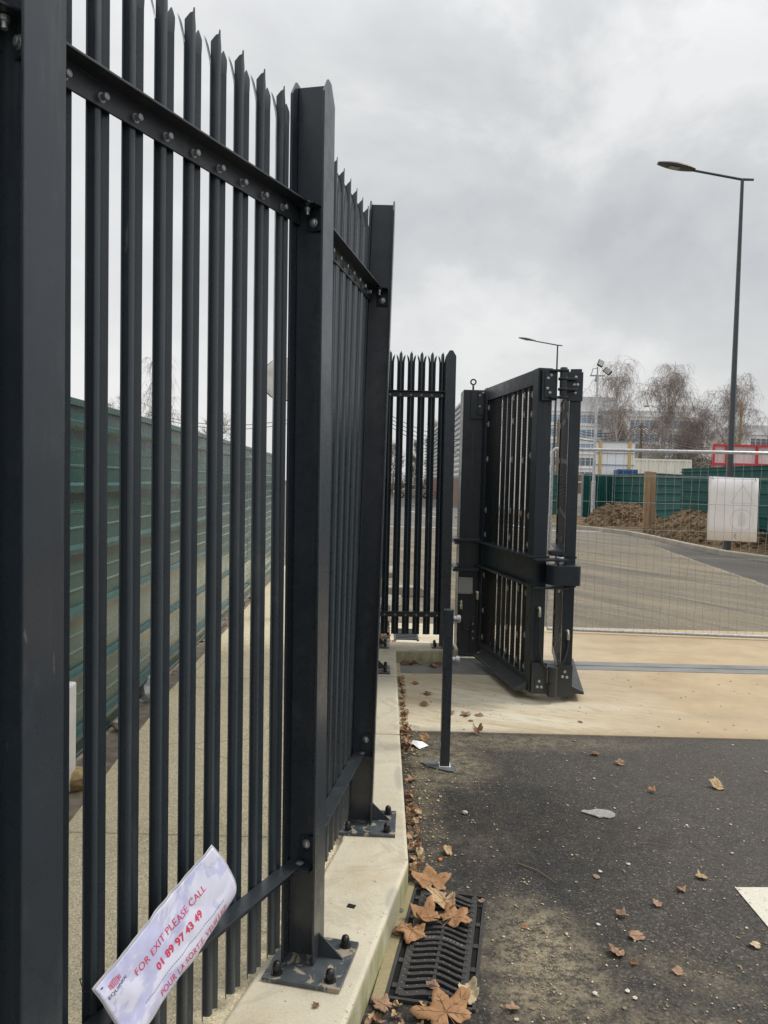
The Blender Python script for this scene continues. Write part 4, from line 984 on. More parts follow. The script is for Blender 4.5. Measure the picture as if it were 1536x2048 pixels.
m = MB(); m.add([(14.25, 31.9, 2.36), (15.3, 31.9, 2.36), (15.3, 31.9, 2.62), (14.7, 31.9, 2.56), (14.25, 31.9, 2.64), (15.45, 31.9, 2.36), (17.5, 31.9, 2.36), (17.5, 31.9, 2.74), (15.45, 31.9, 2.66)], [(0, 1, 2, 3, 4), (5, 6, 7, 8)]); q = m.build('red_sheet', simple('orange_red_sheet', (.75, .06, .03), .5), rf); md = q.modifiers.new('thick', 'SOLIDIFY'); md.thickness = .01
m = MB(); m.tube([(9.35, 33.6, .28), (9.6, 33.9, .36), (9.9, 33.8, .30)], .12, 6); q = m.build('red_netting', M_['red'], origin=(9.6, 33.8, .2)); tag(q, 'crumpled red plastic netting at the left foot of the dirt mound', 'netting')

# ================================================================= OFFICE BUILDINGS
M_['facade'] = simple('white_cladding', (.88, .86, .83), .6, var=.05, scale=.1)
M_['roofgrey'] = simple('grey_roof_cladding', (.56, .56, .57), .5, var=.08, scale=.1)
M_['bglass'] = simple('blue_office_glass', (.24, .33, .43), .12, var=.35, scale=.3, spec=.7)
M_['dglass'] = simple('dark_office_glass', (.14, .17, .20), .15, var=.4, scale=.3)
M_['brick'] = simple('red_brown_brick', (.20, .12, .09), .8, var=.15, scale=1)
def office(label, x0, x1, y, floors, z_top, roof_h, win, base=None, glass_from=None, storey=3.3, depth=30):
    root = thing('office_building', label, 'building', ((x0 + x1) / 2, y, 0)); b = MB(); b.bb((x0, y, 0), (x1, y + depth, z_top - roof_h)); b.build('wall', M_['facade'], root)
    b = MB(); b.bb((x0 - .5, y + 1.0, z_top - roof_h), (x1 - 1, y + depth, z_top)); b.build('roof', M_['roofgrey'], root)
    for f in range(floors):
        z = z_top - roof_h - 1.2 - storey * f - 1.75
        if z < .5: break
        x = x0 + 1.0
        while x < x1 - 1:
            wdt = 7.2; xe = min(x + wdt, x1 - .8)
            wm_ = MB(); wm_.bb((x, y - .06, z), (xe, y - .01, z + 1.85)); wo = wm_.build('window', M_[win if f < 3 else 'dglass'], root)
            fm2 = MB(); q = x
            while q < xe: fm2.bb((q - .05, y - .12, z), (q + .05, y - .061, z + 1.85)); q += 1.2
            fm2.bb((x, y - .12, z - .12), (xe, y - .061, z - .001)); fm2.bb((x, y - .12, z + 1.25), (xe, y - .0615, z + 1.31)); fm2.build('frame', M_['facade'], wo); x += 8.0
    for f in range(floors + 1): 
        b = MB(); zz = z_top - roof_h - .05 - storey * f
        if zz < 1: break
        b.bb((x0 - .2, y - .35, zz - .22), (x1 + .1, y - .001, zz)); b.build('cornice', M_['facade'], root)
    if base: b = MB(); b.bb((x0 - .3, y - .3, 0), (x1 + .3, y - .002, base)); b.build('base_wall', M_['brick'], root)
    if glass_from: 
        b = MB(); b.bb((glass_from[0], y - 1.2, 0), (glass_from[1], y - .36, z_top - roof_h)); gbk = b.build('glass_bay', simple('grey_blue_glass', (.30, .35, .40), .2), root); b = MB()
        zz = 1.0
        while zz < z_top - roof_h - .9: b.bb((glass_from[0] - .05, y - 1.3, zz), (glass_from[1] + .05, y - 1.201, zz + .9)); zz += 3.3
        b.build('frame', M_['roofgrey'], gbk)
    return root
office('large white office block with grey top storey and blue windows behind the birches, left part', 26, 55.0, 180, 6, 22.6, 3.3, 'bglass', base=4.2, glass_from=(50.0, 54.3))
office('white office wing with dark ribbon windows behind the birches, right of the blue glass bay', 57.6, 74.5, 186, 5, 20.2, 1.2, 'bglass')
office('low white office building at the right edge beyond the street lamp pole', 82, 110, 176, 5, 16.6, 2.0, 'dglass')
# white slatted hall seen between fence end and gate post
lh = thing('slatted_hall', 'pale hall with horizontal metal slats and brick base glimpsed left of the gate post', 'building', (6, 75, 0))
b = MB(); b.bb((5.75, 54, 0), (10.3, 110, 8.1)); b.build('wall', M_['facade'], lh)
b = MB(); z = 2.2
while z < 8.0: b.bb((5.60, 53.9, z), (5.745, 110.1, z + .16)); z += .42
b.build('slats', M_['galvl'], lh); b = MB(); b.bb((5.60, 53.8, 0), (5.748, 110.2, 2.1)); b.build('base_wall', M_['brick'], lh)

# ================================================================= TREES
def strand(m, p, d, L, r, droop, k=4, wob=.3, seg=3):
    pts = [p]; dd = d.normalized(); 
    for i in range(k):
        dd = (dd + Vector((rnd.uniform(-wob, wob), rnd.uniform(-wob, wob), rnd.uniform(-wob, wob) * .6 - droop))).normalized(); pts.append(pts[-1] + dd * L / k)
    m.tube(pts, [r * (1 - .7 * i / k) for i in range(k + 1)], seg, False); return pts
def bare_tree(name, label, x, y, h, spread, weep, nl, ntw, twig, bark, group=None, r0=None, lean=0, tw_r=.0085):
    rnd.seed(int(x * 131 + y * 17 + h * 7)); root = thing(name, label, 'tree', (x, y, 0), group); r0 = r0 or h * .011
    tr = MB(); cr = MB(); base = Vector((x, y, 0)); pts = [base]; d = Vector((lean, 0, 1)).normalized(); K = 10
    for i in range(K): d = (d + Vector((rnd.uniform(-.06, .06) - .25 * (pts[-1].x - x - lean * (pts[-1].z)) / h * 4, rnd.uniform(-.06, .06), .05))).normalized(); pts.append(pts[-1] + d * h * .92 / K)
    rs = [r0 * (1 - .9 * i / K) for i in range(K + 1)]; tr.tube(pts, rs, 7, False); lim = []
    for i in range(nl):
        f = .22 + .75 * (i + rnd.random() * .8) / nl; q = f * K; k0 = min(int(q), K - 1); p = pts[k0].lerp(pts[k0 + 1], q - k0)
        a = i * 2.4 + rnd.uniform(-.5, .5); up = .75 + .7 * f; L = h * spread * (1.15 - .75 * f) * rnd.uniform(.75, 1.15)
        dd = Vector((math.cos(a), math.sin(a), up * (rnd.uniform(1.5, 3.4) if weep else 1))); lp = strand(tr, p, dd, L, r0 * .42 * (1 - f * .6), .05 if not weep else .035, 6, .16, 5); lim.append(lp)
        for j in range(3):
            kk = rnd.randint(2, 5); dd2 = Vector((math.cos(a + rnd.uniform(-1.2, 1.2)), math.sin(a + rnd.uniform(-1.2, 1.2)), rnd.uniform(.3, 1.2)))
            lim.append(strand(tr, lp[kk], dd2, L * rnd.uniform(.3, .55), r0 * .12, .16 if weep else .02, 5, .25, 4))
    for i in range(ntw):
        lp = rnd.choice(lim); q = rnd.uniform(.25, 1) * (len(lp) - 1.001); k0 = int(q); p = lp[k0].lerp(lp[k0 + 1], q - k0); a = rnd.uniform(0, 6.28)
        if weep:
            dd = Vector((math.cos(a) * .6, math.sin(a) * .6, rnd.uniform(-.3, 1.0))); tp_ = strand(cr, p, dd, h * rnd.uniform(.05, .17), tw_r * .75, .46, 6, .2)
            for j in range(3): strand(cr, tp_[rnd.randint(1, 4)], Vector((rnd.uniform(-.8, .8), rnd.uniform(-.8, .8), rnd.uniform(-1.1, -.2))), h * rnd.uniform(.03, .10), tw_r * .55, .45, 3, .2)
        else:
            dd = Vector((math.cos(a), math.sin(a), rnd.uniform(.2, 1.5))); tp_ = strand(cr, p, dd, h * rnd.uniform(.06, .16), tw_r, -.04, 3, .3)
            for j in range(2): strand(cr, tp_[rnd.randint(1, 2)], Vector((rnd.uniform(-1, 1), rnd.uniform(-1, 1), rnd.uniform(0, 1.2))), h * rnd.uniform(.03, .08), tw_r * .7, 0, 2, .3)
    tr.build('trunk', bark, root); cr.build('crown', twig, root); return root
B_ = 'bare birches behind the site hoardings'
bare_tree('birch_tree', 'tall slender weeping birch just right of the floodlight mast, leftmost of the birches', 17.6, 60, 11.2, .44, True, 30, 1150, M_['twig'], M_['birch'], B_)
bare_tree('birch_tree', 'widest weeping birch with reddish hanging twigs, centre of the birch row', 21.4, 60, 10.6, .52, True, 38, 1800, M_['twig'], M_['birch'], B_)
bare_tree('birch_tree', 'lower reddish birch between the widest birch and the lamp pole', 24.3, 60, 9.0, .38, True, 24, 850, M_['twig'], M_['birch'], B_)
bare_tree('birch_tree', 'weeping birch directly behind the tall street lamp pole', 27.0, 60, 10.2, .44, True, 32, 1250, M_['twig'], M_['birch'], B_)
bare_tree('birch_tree', 'short birch with slanting pale stems low behind the cream container', 23.6, 56, 5.8, .34, False, 16, 420, M_['twig'], M_['birch'], B_, lean=.25)
bare_tree('birch_tree', 'thin reddish birch partly hidden behind the floodlight mast side, lower than its neighbours', 19.4, 63, 8.2, .28, True, 20, 650, M_['twig'], M_['birch'], B_)
bare_tree('birch_tree', 'low reddish birch filling the gap left of the widest birch, behind the blue glass bay', 20.0, 66, 7.0, .34, True, 20, 700, M_['twig'], M_['birch'], B_)
bare_tree('birch_tree', 'low reddish birch right behind the cream container, below the lower birch', 25.2, 64, 7.6, .34, True, 20, 700, M_['twig'], M_['birch'], B_)
bare_tree('birch_tree', 'pale stemmed birch filling the gap just left of the red frame', 25.8, 66, 7.4, .40, True, 24, 800, M_['twig'], M_['birch'], B_)
bare_tree('bare_tree', 'small leafless tree at the right edge in front of the low office building', 31.0, 62, 6.4, .30, False, 18, 380, M_['twig'], M_['bark'])
bare_tree('bare_tree', 'small leafless tree right of the lamp pole above the red frame', 28.8, 64, 5.8, .34, False, 18, 380, M_['twig'], M_['bark'])
bare_tree('bare_tree', 'bare weeping tree seen through the fence pales above the left hoarding', -11.4, 40, 8.4, .24, True, 20, 420, M_['twig'], M_['birch'], tw_r=.008)
bare_tree('bare_tree', 'low bushy leafless tree above the hoarding between the second and third pales', -14.2, 42, 5.9, .30, False, 20, 420, M_['twigo'], M_['bark'], tw_r=.009)
bare_tree('bare_tree', 'low leafless tree above the hoarding end near the round mirror', -8.2, 38, 4.7, .36, False, 20, 420, M_['twigo'], M_['bark'], tw_r=.008)
bare_tree('bare_tree', 'olive leafless poplar rising behind the parked cars, right of the three', 6.2, 96, 9.5, .16, False, 30, 900, M_['twigo'], M_['bark'], tw_r=.014)
bare_tree('bare_tree', 'olive leafless poplar rising behind the parked cars, middle of the three', 3.9, 97, 7.0, .18, False, 28, 800, M_['twigo'], M_['bark'], tw_r=.014)
bare_tree('bare_tree', 'brown leafless tree behind the parked cars, left of the three', 1.0, 98, 6.6, .30, False, 26, 800, M_['twig'], M_['bark'], tw_r=.014)
sb = MB()
for i in range(2600):
    p = Vector((rnd.uniform(19.5, 26), rnd.uniform(55, 57), rnd.uniform(1, 3.9))); strand(sb, p, Vector((rnd.uniform(-1, 1), rnd.uniform(-.4, .4), rnd.uniform(0, 1.4))), rnd.uniform(.3, .8), .012, 0, 2, .3)
q = sb.build('undergrowth', simple('dark_undergrowth', (.075, .066, .045), .95, var=.4, scale=2), origin=(22, 56, 0)); tag(q, 'dark tangle of undergrowth between the cream container and the red frame', 'undergrowth', kind='stuff')
sb = MB()
for i in range(3600):
    p = Vector((rnd.uniform(-9, 9), rnd.uniform(90, 94), rnd.uniform(.2, 2.6) * rnd.random() ** .4)); strand(sb, p, Vector((rnd.uniform(-1, 1), rnd.uniform(-.4, .4), rnd.uniform(.2, 1.4))), rnd.uniform(.5, 1.1), .02, 0, 2, .3)
q = sb.build('hedge', simple('brown_hedge', (.16, .13, .08), .95, var=.4, scale=1), origin=(0, 92, 0)); tag(q, 'brown winter hedge along the far edge of the car park', 'hedge', kind='stuff')

# ================================================================= UTILITY POLES AND CABLES
def upole(x, y, h, label, mat): 
    m = MB(); m.tube([(x, y, 0), (x, y, h)], [.13, .085], 8); m.bb((x - .35, y - .1, h - .35), (x + .35, y - .02, h - .27)); m.bb((x - .08, y - .14, h - .9), (x + .08, y - .06, h - .6)); q = m.build('utility_pole', mat, origin=(x, y, 0)); return tag(q, label, 'utility pole')
M_['pwood'] = simple('weathered_pole_wood', (.20, .165, .11), .9)
PX = [(-1.9, 50, 7.4), (13.35, 60, 6.85), (19.8, 60, 6.75), (27.5, 60, 5.6)]
upole(*PX[0], 'wooden utility pole behind the second fence post', M_['pwood'])
upole(*PX[1], 'wooden utility pole glimpsed between the gate leaves', M_['pwood'])
upole(*PX[2], 'wooden utility pole at the peak of the cables behind the cream container', M_['pwood'])
upole(27.5, 60, 8.6, 'yellowish wooden utility pole just left of the street lamp pole', M_['timber'])
def cables(a, b, sag, label, n=4):
    m = MB()
    for i in range(n):
        A = Vector(a) + Vector((0, 0, -.16 * i)); B = Vector(b) + Vector((0, 0, -.16 * i)); pts = [A.lerp(B, k / 20) + Vector((0, 0, -sag * (1 + .08 * i) * 4 * (k / 20) * (1 - k / 20))) for k in range(21)]; m.tube(pts, .022, 5, False)
    q = m.build('overhead_cables', M_['cap'], origin=a); tag(q, label, 'cables', 'overhead cables between the wooden poles')
cables((-16, 52, 6.0), (-1.9, 50, 7.1), 1.3, 'overhead cables crossing above the left hoarding behind the pales', 2)
cables((-1.9, 50, 7.3), (13.35, 60, 6.6), 2.2, 'overhead cables slanting down behind the far fence panel')
cables((13.35, 60, 6.6), (19.8, 60, 6.6), .75, 'overhead cables sagging from the gate leaves to the cable peak')
cables((19.8, 60, 6.6), (27.5, 60, 5.4), .7, 'overhead cables running from the cable peak to the lamp pole')
ol = thing('old_street_light', 'old curved street light with round head in front of the white offices', 'street light', (23.6, 66, 0))
m = MB(); m.tube([(23.6, 66, 0), (23.6, 66, 7.2), (23.5, 66, 8.0), (23.1, 66, 8.6), (22.4, 66, 8.75)], [.10, .06, .05, .045, .04], 8); m.build('pole', M_['galvl'], ol)
m = MB(); m.lathe([(.05, .12), (.22, .08), (.30, -.02), (.24, -.10), (.08, -.14)], (22.15, 66, 8.75), 12); m.build('lamp_head', M_['cream'], ol, smooth=True)
# round mirror behind the pales
mi = thing('traffic_mirror', 'round traffic mirror on a pole half hidden behind the last near pale', 'mirror', (-1.23, 9.0, 0))
m = MB(); m.tube([(-1.23, 9.0, .1), (-1.23, 9.0, 3.1)], .03, 8); m.build('pole', M_['galvl'], mi)
m = MB(); m.lathe([(.235, 0), (.245, .015), (.235, .03), (.12, .05), (.02, .055)], (-1.20, 8.95, 2.90), 28, RX); m.build('back_shell', simple('mirror_shell', (.72, .70, .64), .5), mi, smooth=40)
m = MB(); m.lathe([(.242, 0), (.250, .010), (.250, .022), (.242, .030)], (-1.20, 8.958, 2.90), 28, RX); m.build('rim', M_['black'], mi, smooth=40)

# ================================================================= CAR PARK
def car(x, y, paint, label, L=4.4, face=1):
    root = thing('parked_car', label, 'car', (x, y, 0), 'cars parked at the far end of the car park'); W = 1.75
    def X(u): return x + face * (u - L / 2)
    low = [(0, .38), (.02, .72), (.22, .86), (1.15, .96), (3.55, .98), (4.30, .92), (4.40, .60), (4.36, .32), (3.95, .22), (.45, .22)]
    cab = [(.98, .945), (1.72, 1.40), (2.2, 1.47), (3.2, 1.44), (3.80, 1.20), (4.10, .945)]
    k = L / 4.4; m = MB()
    def ex(poly, w, z=1):
        n = len(poly); vs = [(X(px * k), y - w, pz) for px, pz in poly] + [(X(px * k), y + w, pz) for px, pz in poly]; m.add(vs, [tuple(range(n)), tuple(range(n, 2 * n))[::-1]] + [(i, (i + 1) % n, n + (i + 1) % n, n + i) for i in range(n)])
    ex(low, W / 2); ex(cab, W / 2 - .14); m.build('body', paint, root, bevel=.06, seg=3)
    wn = [[(1.22, .985), (1.78, 1.36), (2.28, 1.41), (2.28, .985)], [(2.36, .985), (2.36, 1.41), (3.15, 1.385), (3.5, .985)]]
    for p in wn:
        m = MB(); ex(p, W / 2 - .125); m.build('window', M_['glass'], root)
    for u in (.85, 3.50):
        for sd in (-1, 1):
            m = MB(); m.lathe([(.20, -.10), (.31, -.10), (.32, -.06), (.32, .06), (.31, .10), (.20, .10)], (X(u * k), y + sd * (W / 2 - .09), .32), 18, RX); wq = m.build('wheel', M_['rubber'], root)
            m = MB(); m.lathe([(.19, -.105), (.19, .105)], (X(u * k), y + sd * (W / 2 - .09), .32), 12, RX); m.build('rim', M_['galvl'], wq)
    for u, mt_ in ((.04, 'white'), (4.36, 'red')):
        m = MB(); m.box((X(u * k), y - W / 2 + .12, .70), (.12, .26, .13)); m.build('headlight' if u < 1 else 'tail_light', M_[mt_], root)
    return root
car(3.15, 83, simple('brown_silver_car_paint', (.34, .29, .26), .3, .2), 'brownish silver parked car facing left seen through the far fence pales')
car(8.35, 84, simple('white_car_paint', (.60, .60, .60), .3), 'white parked car partly visible between the fence end and the gate post', face=-1)
car(-1.6, 84.5, simple('black_car_paint', (.02, .02, .022), .25), 'black parked car left of the brownish silver car behind the pales')
# concrete base blocks of temporary fencing
def foot(x, y, a, label):
    m = MB(); pol = [(-.33, 0), (.33, 0), (.33, .09), (.24, .15), (-.24, .15), (-.33, .09)]; Xm = T(x, y, 0.006) @ rz(a) @ Matrix(((1, 0, 0, 0), (0, 0, 1, 0), (0, 1, 0, 0), (0, 0, 0, 1)))
    m.prism(pol, -.11, .11, Xm); q = m.build('fence_foot', M_['kerb'], bevel=.01, origin=(x, y, 0)); m2 = MB()
    for dx in (-.18, 0, .18): m2.lathe([(.024, 0), (.024, .003)], T(x, y, .154) @ rz(a) @ Vector((dx, 0, 0)), 10)
    ORG[q.name] = Vector((x, y, 0)); m2.build('socket', M_['black'], q); tag(q, label, 'concrete foot'); return q
foot(.33, 11.75, .15, 'concrete fencing foot block on the asphalt behind the far fence panel, middle one')
foot(.12, 14.3, 1.45, 'concrete fencing foot block farthest away behind the left pale of the far panel')
foot(.10, 10.6, 1.3, 'concrete fencing foot block nearest the slab behind the far fence panel')
g2 = MB()
for i in range(8): g2.bb((.17, 8.45 + i * .08, .011), (.40, 8.49 + i * .08, .022))
g2.bb((.15, 8.40, .0105), (.17, 9.09, .022)); g2.bb((.40, 8.40, .0105), (.42, 9.09, .022)); g2 = g2.build('drain_grate', M_['black'], origin=(.3, 8.8, 0)); tag(g2, 'iron drain grate on the slab behind the far fence panel', 'drain grate')

# ================================================================= FALLEN LEAVES AND LITTER
def lm_(name, c1, c2):
    t = MT(name, .75, 0, .25); c = t.ramp(t.noise(26, 5, .7), [(.3, c1), (.7, c2)]); c = t.mix(t.ramp(t.voro(70), [(.05, .75), (.09, 0)]), c, tuple(x * .3 for x in c1)); t.color(c)
    t.bump(t.noise(90, 4), .4, .003); return t.m
LM = {'orange': lm_('orange_brown_leaf', (.30, .155, .072), (.43, .25, .13)), 'tan': lm_('tan_leaf', (.36, .24, .13), (.52, .38, .22)), 'brown': lm_('brown_leaf', (.15, .085, .05), (.28, .16, .09)),
      'pink': lm_('pinkish_brown_leaf', (.26, .15, .095), (.38, .25, .165)), 'pale': lm_('pale_straw_leaf', (.45, .36, .22), (.60, .50, .33))}
M_['vein'] = simple('leaf_vein', (.22, .12, .06), .8); M_['stem'] = simple('leaf_stem', (.20, .13, .08), .8)
def leaf_geo(size, seed, curl=.25, ragged=.1, fold=0.0, lobes=5):
    r_ = random.Random(seed); lob = []
    if lobes == 5: base = [(-2.25, .62), (-1.12, .88), (0, 1.0), (1.12, .88), (2.25, .62)]
    elif lobes == 3: base = [(-1.0, .75), (0, 1.0), (1.0, .75)]
    else: base = [(0, 1.0)]
    for a, l in base: lob.append((a + r_.uniform(-.12, .12), l * r_.uniform(.85, 1.08)))
    n = 72; outl = []
    for k in range(n):
        a = -math.pi + 2 * math.pi * k / n; v = .50 if lobes > 1 else .42
        for la, ll in lob:
            d = abs((a - la + math.pi) % (2 * math.pi) - math.pi); wd = .66 if lobes == 5 else .85 if lobes > 1 else 1.0
            v = max(v, .42 + (ll - .42) * max(0, 1 - d / wd) ** (1.0 if lobes > 1 else .5))
        v *= 1 + ragged * 1.5 * (r_.random() - .45)
        if abs(abs(a) - math.pi) < .22: v = min(v, .12)
        outl.append((a, v))
    ph = r_.uniform(0, 6); ca = r_.uniform(-1, 1); 
    def surf(x, y):
        z = curl * (x * x * .9 + y * y * .35) + curl * .35 * math.sin(3.2 * x + ph) * math.cos(2.6 * y + ph * .7) + .04 * math.sin(9 * x + 7 * y + ph)
        if fold: z += fold * max(0, y * math.cos(ca) + x * math.sin(ca) - .25) ** 1.1
        return z
    m = MB(); rings = (.0, .25, .5, .75, 1.0); vs = [(0, 0, surf(0, 0))]
    for f in rings[1:]:
        for a, v in outl: x, y = math.sin(a) * v * f, math.cos(a) * v * f; vs.append((x, y, surf(x, y)))
    fs = [(0, 1 + k, 1 + (k + 1) % n) for k in range(n)]
    for q in range(len(rings) - 2): fs += [(1 + q * n + k, 1 + (q + 1) * n + k, 1 + (q + 1) * n + (k + 1) % n, 1 + q * n + (k + 1) % n) for k in range(n)]
    zmin = min(v[2] for v in vs)
    m.add([(x * size, y * size, (z - zmin) * size) for x, y, z in vs], fs)
    vn = MB()
    for la, ll in lob:
        pts = []
        for k in range(6): f = k / 5 * .86; x, y = math.sin(la) * ll * f, math.cos(la) * ll * f; pts.append(((x * size, y * size, (surf(x, y) - zmin) * size + .0006)))
        vn.tube(pts, [size * .013 * (1 - .8 * k / 5) + .0003 for k in range(6)], 4, False)
        for sgn in (-1, 1):
            for f0 in (.35, .6):
                x, y = math.sin(la) * ll * f0, math.cos(la) * ll * f0; x2, y2 = x + math.sin(la + sgn * .7) * .22 * ll, y + math.cos(la + sgn * .7) * .22 * ll
                vn.tube([(x * size, y * size, (surf(x, y) - zmin) * size + .0005), (x2 * size, y2 * size, (surf(x2, y2) - zmin) * size + .0005)], size * .005 + .0002, 3, False)
    st = MB(); pts = [(0, 0, (surf(0, 0) - zmin) * size + .0008), (.02 * size, -.3 * size, (surf(0, -.1) - zmin) * size + .003), (.10 * size, -.75 * size, .004)]; st.tube(pts, [size * .014, size * .011, size * .014], 5)
    return m, vn, st
def place(m, loc, rot, tilt=(0, 0)):
    m.xf(T(*loc) @ Matrix.Rotation(tilt[0], 4, 'X') @ Matrix.Rotation(tilt[1], 4, 'Y') @ rz(rot)); return m
def big_leaf(x, y, z, size, mat, rot, label, curl=.25, tilt=(0, 0), seed=0, fold=0, lobes=5, group=None):
    size *= 1.12 if y < 3.35 and x < .45 else .86; a, b, c = leaf_geo(size, seed, curl * 1.35, .12, fold, lobes); loc = (x, y, z)
    o = place(a, loc, rot, tilt).build('fallen_leaf', LM[mat], origin=loc, smooth=True); md = o.modifiers.new('thick', 'SOLIDIFY'); md.thickness = .0005
    tag(o, label, 'leaf', group or 'fallen plane tree leaves')
    if size > .035: place(b, loc, rot, tilt).build('vein', M_['vein'], o); place(c, loc, rot, tilt).build('stem', M_['stem'], o)
    return o
GZ = .022
BL = [ # x, y, z, size, mat, rot, label, curl, tilt, fold, lobes
 (.245, 3.275, .010, .100, 'orange', .15, 'orange brown star shaped leaf on the asphalt touching the far end of the grate', .22, (.25, .1), 0, 5),
 (.292, 3.120, GZ, .082, 'tan', 2.6, 'pale tan crumpled leaf curled over the far end of the grate', .75, (.1, -.2), .5, 5),
 (.215, 2.985, GZ, .080, 'orange', 1.1, 'torn orange brown leaf on the grate, left of the pointed one', .45, (.1, .15), .3, 5),
 (.318, 3.000, GZ, .088, 'orange', -.9, 'pointed orange brown leaf lying across the middle of the grate', .30, (.12, 0), 0, 5),
 (.150, 2.905, GZ, .078, 'orange', 2.9, 'orange brown leaf bridging the mortar strip and the grate', .40, (.1, -.15), 0, 5),
 (.095, 2.905, .016, .030, 'brown', .4, 'small dark brown leaf scrap on the mortar strip below the bridging leaf', .5, (0, 0), .3, 3),
 (.245, 2.455, .018, .112, 'orange', .35, 'largest orange tan leaf with long points at the near end of the grate', .22, (.15, -.1), 0, 5),
 (.325, 2.545, .020, .052, 'pale', -.3, 'pale straw leaf standing behind the largest orange tan leaf', .6, (.5, 0), .3, 3),
 (.215, 2.590, .014, .034, 'pink', 1.0, 'small reddish leaf scrap by the near end of the grate', .4, (0, 0), .3, 3),
 (.040, 2.500, .006, .046, 'pink', .9, 'round pinkish brown leaf on the asphalt left of the grate near end', .4, (.1, .1), 0, 5),
 (.448, 3.135, .020, .022, 'pink', .9, 'tiny pink leaf on the far right corner of the grate', .5, (0, 0), 0, 3),
 (2.01, 4.467, .006, .075, 'tan', 1.3, 'curled tan leaf alone on the asphalt toward the right edge', .55, (.1, .2), .3, 3),
 (1.042, 2.942, .006, .055, 'pink', 1.7, 'broad pinkish leaf in the middle of the lower asphalt', .30, (.1, 0), 0, 1),
 (1.338, 3.293, .006, .036, 'pink', .2, 'small pinkish leaf on the asphalt nearest the white road marking, upper one', .5, (0, .1), 0, 5),
 (1.195, 3.179, .006, .040, 'pink', 2.2, 'pinkish leaf on the asphalt between the marking and the grate, upper row', .5, (.1, 0), .3, 3),
 (1.481, 3.414, .006, .046, 'tan', 1.5, 'folded tan and brown leaf on the asphalt just above the white marking', .6, (.1, .2), .3, 3),
 (.922, 2.835, .006, .056, 'pink', 2.4, 'pinkish leaf with a long stem lying left of the broad pinkish leaf', .45, (0, .1), .3, 3),
 (.965, 2.770, .006, .028, 'brown', .4, 'small brown leaf scrap touching the long stemmed leaf', .6, (0, 0), .3, 3),
 (1.112, 2.725, .006, .036, 'pink', 1.2, 'small pinkish leaf below the broad pinkish leaf', .5, (.1, 0), 0, 3),
 (1.541, 4.811, .006, .050, 'pink', 1.4, 'pinkish leaf on the asphalt just below the slab edge, right one', .5, (.1, 0), .3, 3),
 (1.589, 4.376, .006, .040, 'orange', .5, 'small orange brown leaf on the dark asphalt beyond the grey flake', .6, (.1, .1), .4, 3),
 (1.429, 4.981, .006, .048, 'brown', 1.9, 'brown curled leaf on the asphalt just below the slab edge, left one', .8, (.1, 0), .4, 3),
 (1.017, 3.082, .006, .036, 'pink', .6, 'small pinkish leaf above the broad pinkish leaf', .5, (0, 0), .2, 3),
 (1.475, 2.898, .006, .040, 'pale', 1.2, 'pale straw leaf beside the left edge of the white marking', .8, (.1, 0), .5, 3),
 (.480, 2.507, .006, .036, 'pink', 1.4, 'pinkish leaf on the asphalt right of the grate near end', .5, (0, .1), 0, 3),
 (.600, 2.983, .006, .022, 'orange', .3, 'tiny orange leaf on the sandy patch right of the grate', .5, (0, 0), 0, 3),
 (.315, 6.609, .012, .060, 'pink', 1.5, 'pinkish brown leaf on the slab near the chequer plate', .25, (0, 0), 0, 5),
 (.400, 6.275, .012, .060, 'brown', 1.4, 'brown curled leaf on the slab left of the stop post, farther one', .5, (0, 0), .3, 3),
 (.360, 5.960, .012, .066, 'brown', 1.2, 'brown curled leaf on the slab left of the stop post, nearer one', .6, (0, 0), .3, 3),
 (.545, 5.77, .012, .070, 'pink', 1.3, 'reddish brown leaf directly behind the stop post on the slab', .3, (0, 0), 0, 5),
 (.660, 5.74, .012, .078, 'pink', 1.8, 'reddish brown leaf on the slab just right of the stop post', .3, (0, 0), 0, 5),
 (.760, 5.73, .012, .060, 'pink', .8, 'flat reddish brown leaf at the right end of the leaf row behind the stop post', .3, (0, 0), 0, 3),
 (.700, 5.33, .014, .060, 'brown', .7, 'crumpled brown leaf on the slab edge right of the stop post', 1.0, (.2, 0), .6, 5),
 (.320, 5.171, .006, .060, 'orange', 1.0, 'orange brown leaf beside the white paper scrap', .7, (.1, 0), .4, 3),
 (.210, 4.460, .008, .058, 'pink', 1.6, 'pinkish leaf against the kerb left of the stop post foot', .5, (.1, -.3), .2, 5),
 (.200, 3.640, .010, .052, 'pink', .8, 'pink leaf leaning on the kerb beside the second post plate', .5, (.1, -.4), .2, 5),
 (.185, 3.420, .010, .046, 'tan', 2.1, 'tan leaf against the kerb just beyond the orange star shaped leaf', .5, (.1, -.4), .2, 5),
 (.215, 3.560, .008, .038, 'pale', 1.1, 'pale leaf between the pink and tan leaves along the kerb', .6, (.1, 0), .2, 3),
 (.345, 3.580, .006, .050, 'tan', .15, 'narrow tan leaf standing on edge on the dark asphalt beyond the grate', .6, (.5, .2), .2, 1),
 (.515, 7.20, .018, .060, 'orange', 1.4, 'orange brown leaf on the chequer plate below the far fence panel', .4, (0, 0), 0, 5),
 (.260, 7.28, .018, .055, 'brown', 1.0, 'dark brown leaf in the left corner of the chequer plate', .7, (0, 0), .4, 3),
 (.640, 7.22, .018, .050, 'brown', 1.8, 'dark brown leaf on the chequer plate near the stop post top', .7, (0, 0), .4, 3)]
for i, (x, y, z, sz, mt_, ro, lb, cu, ti, fo, lo_) in enumerate(BL): big_leaf(x, y, z, sz, mt_, ro, lb, cu, ti, 100 + i, fo, lo_)
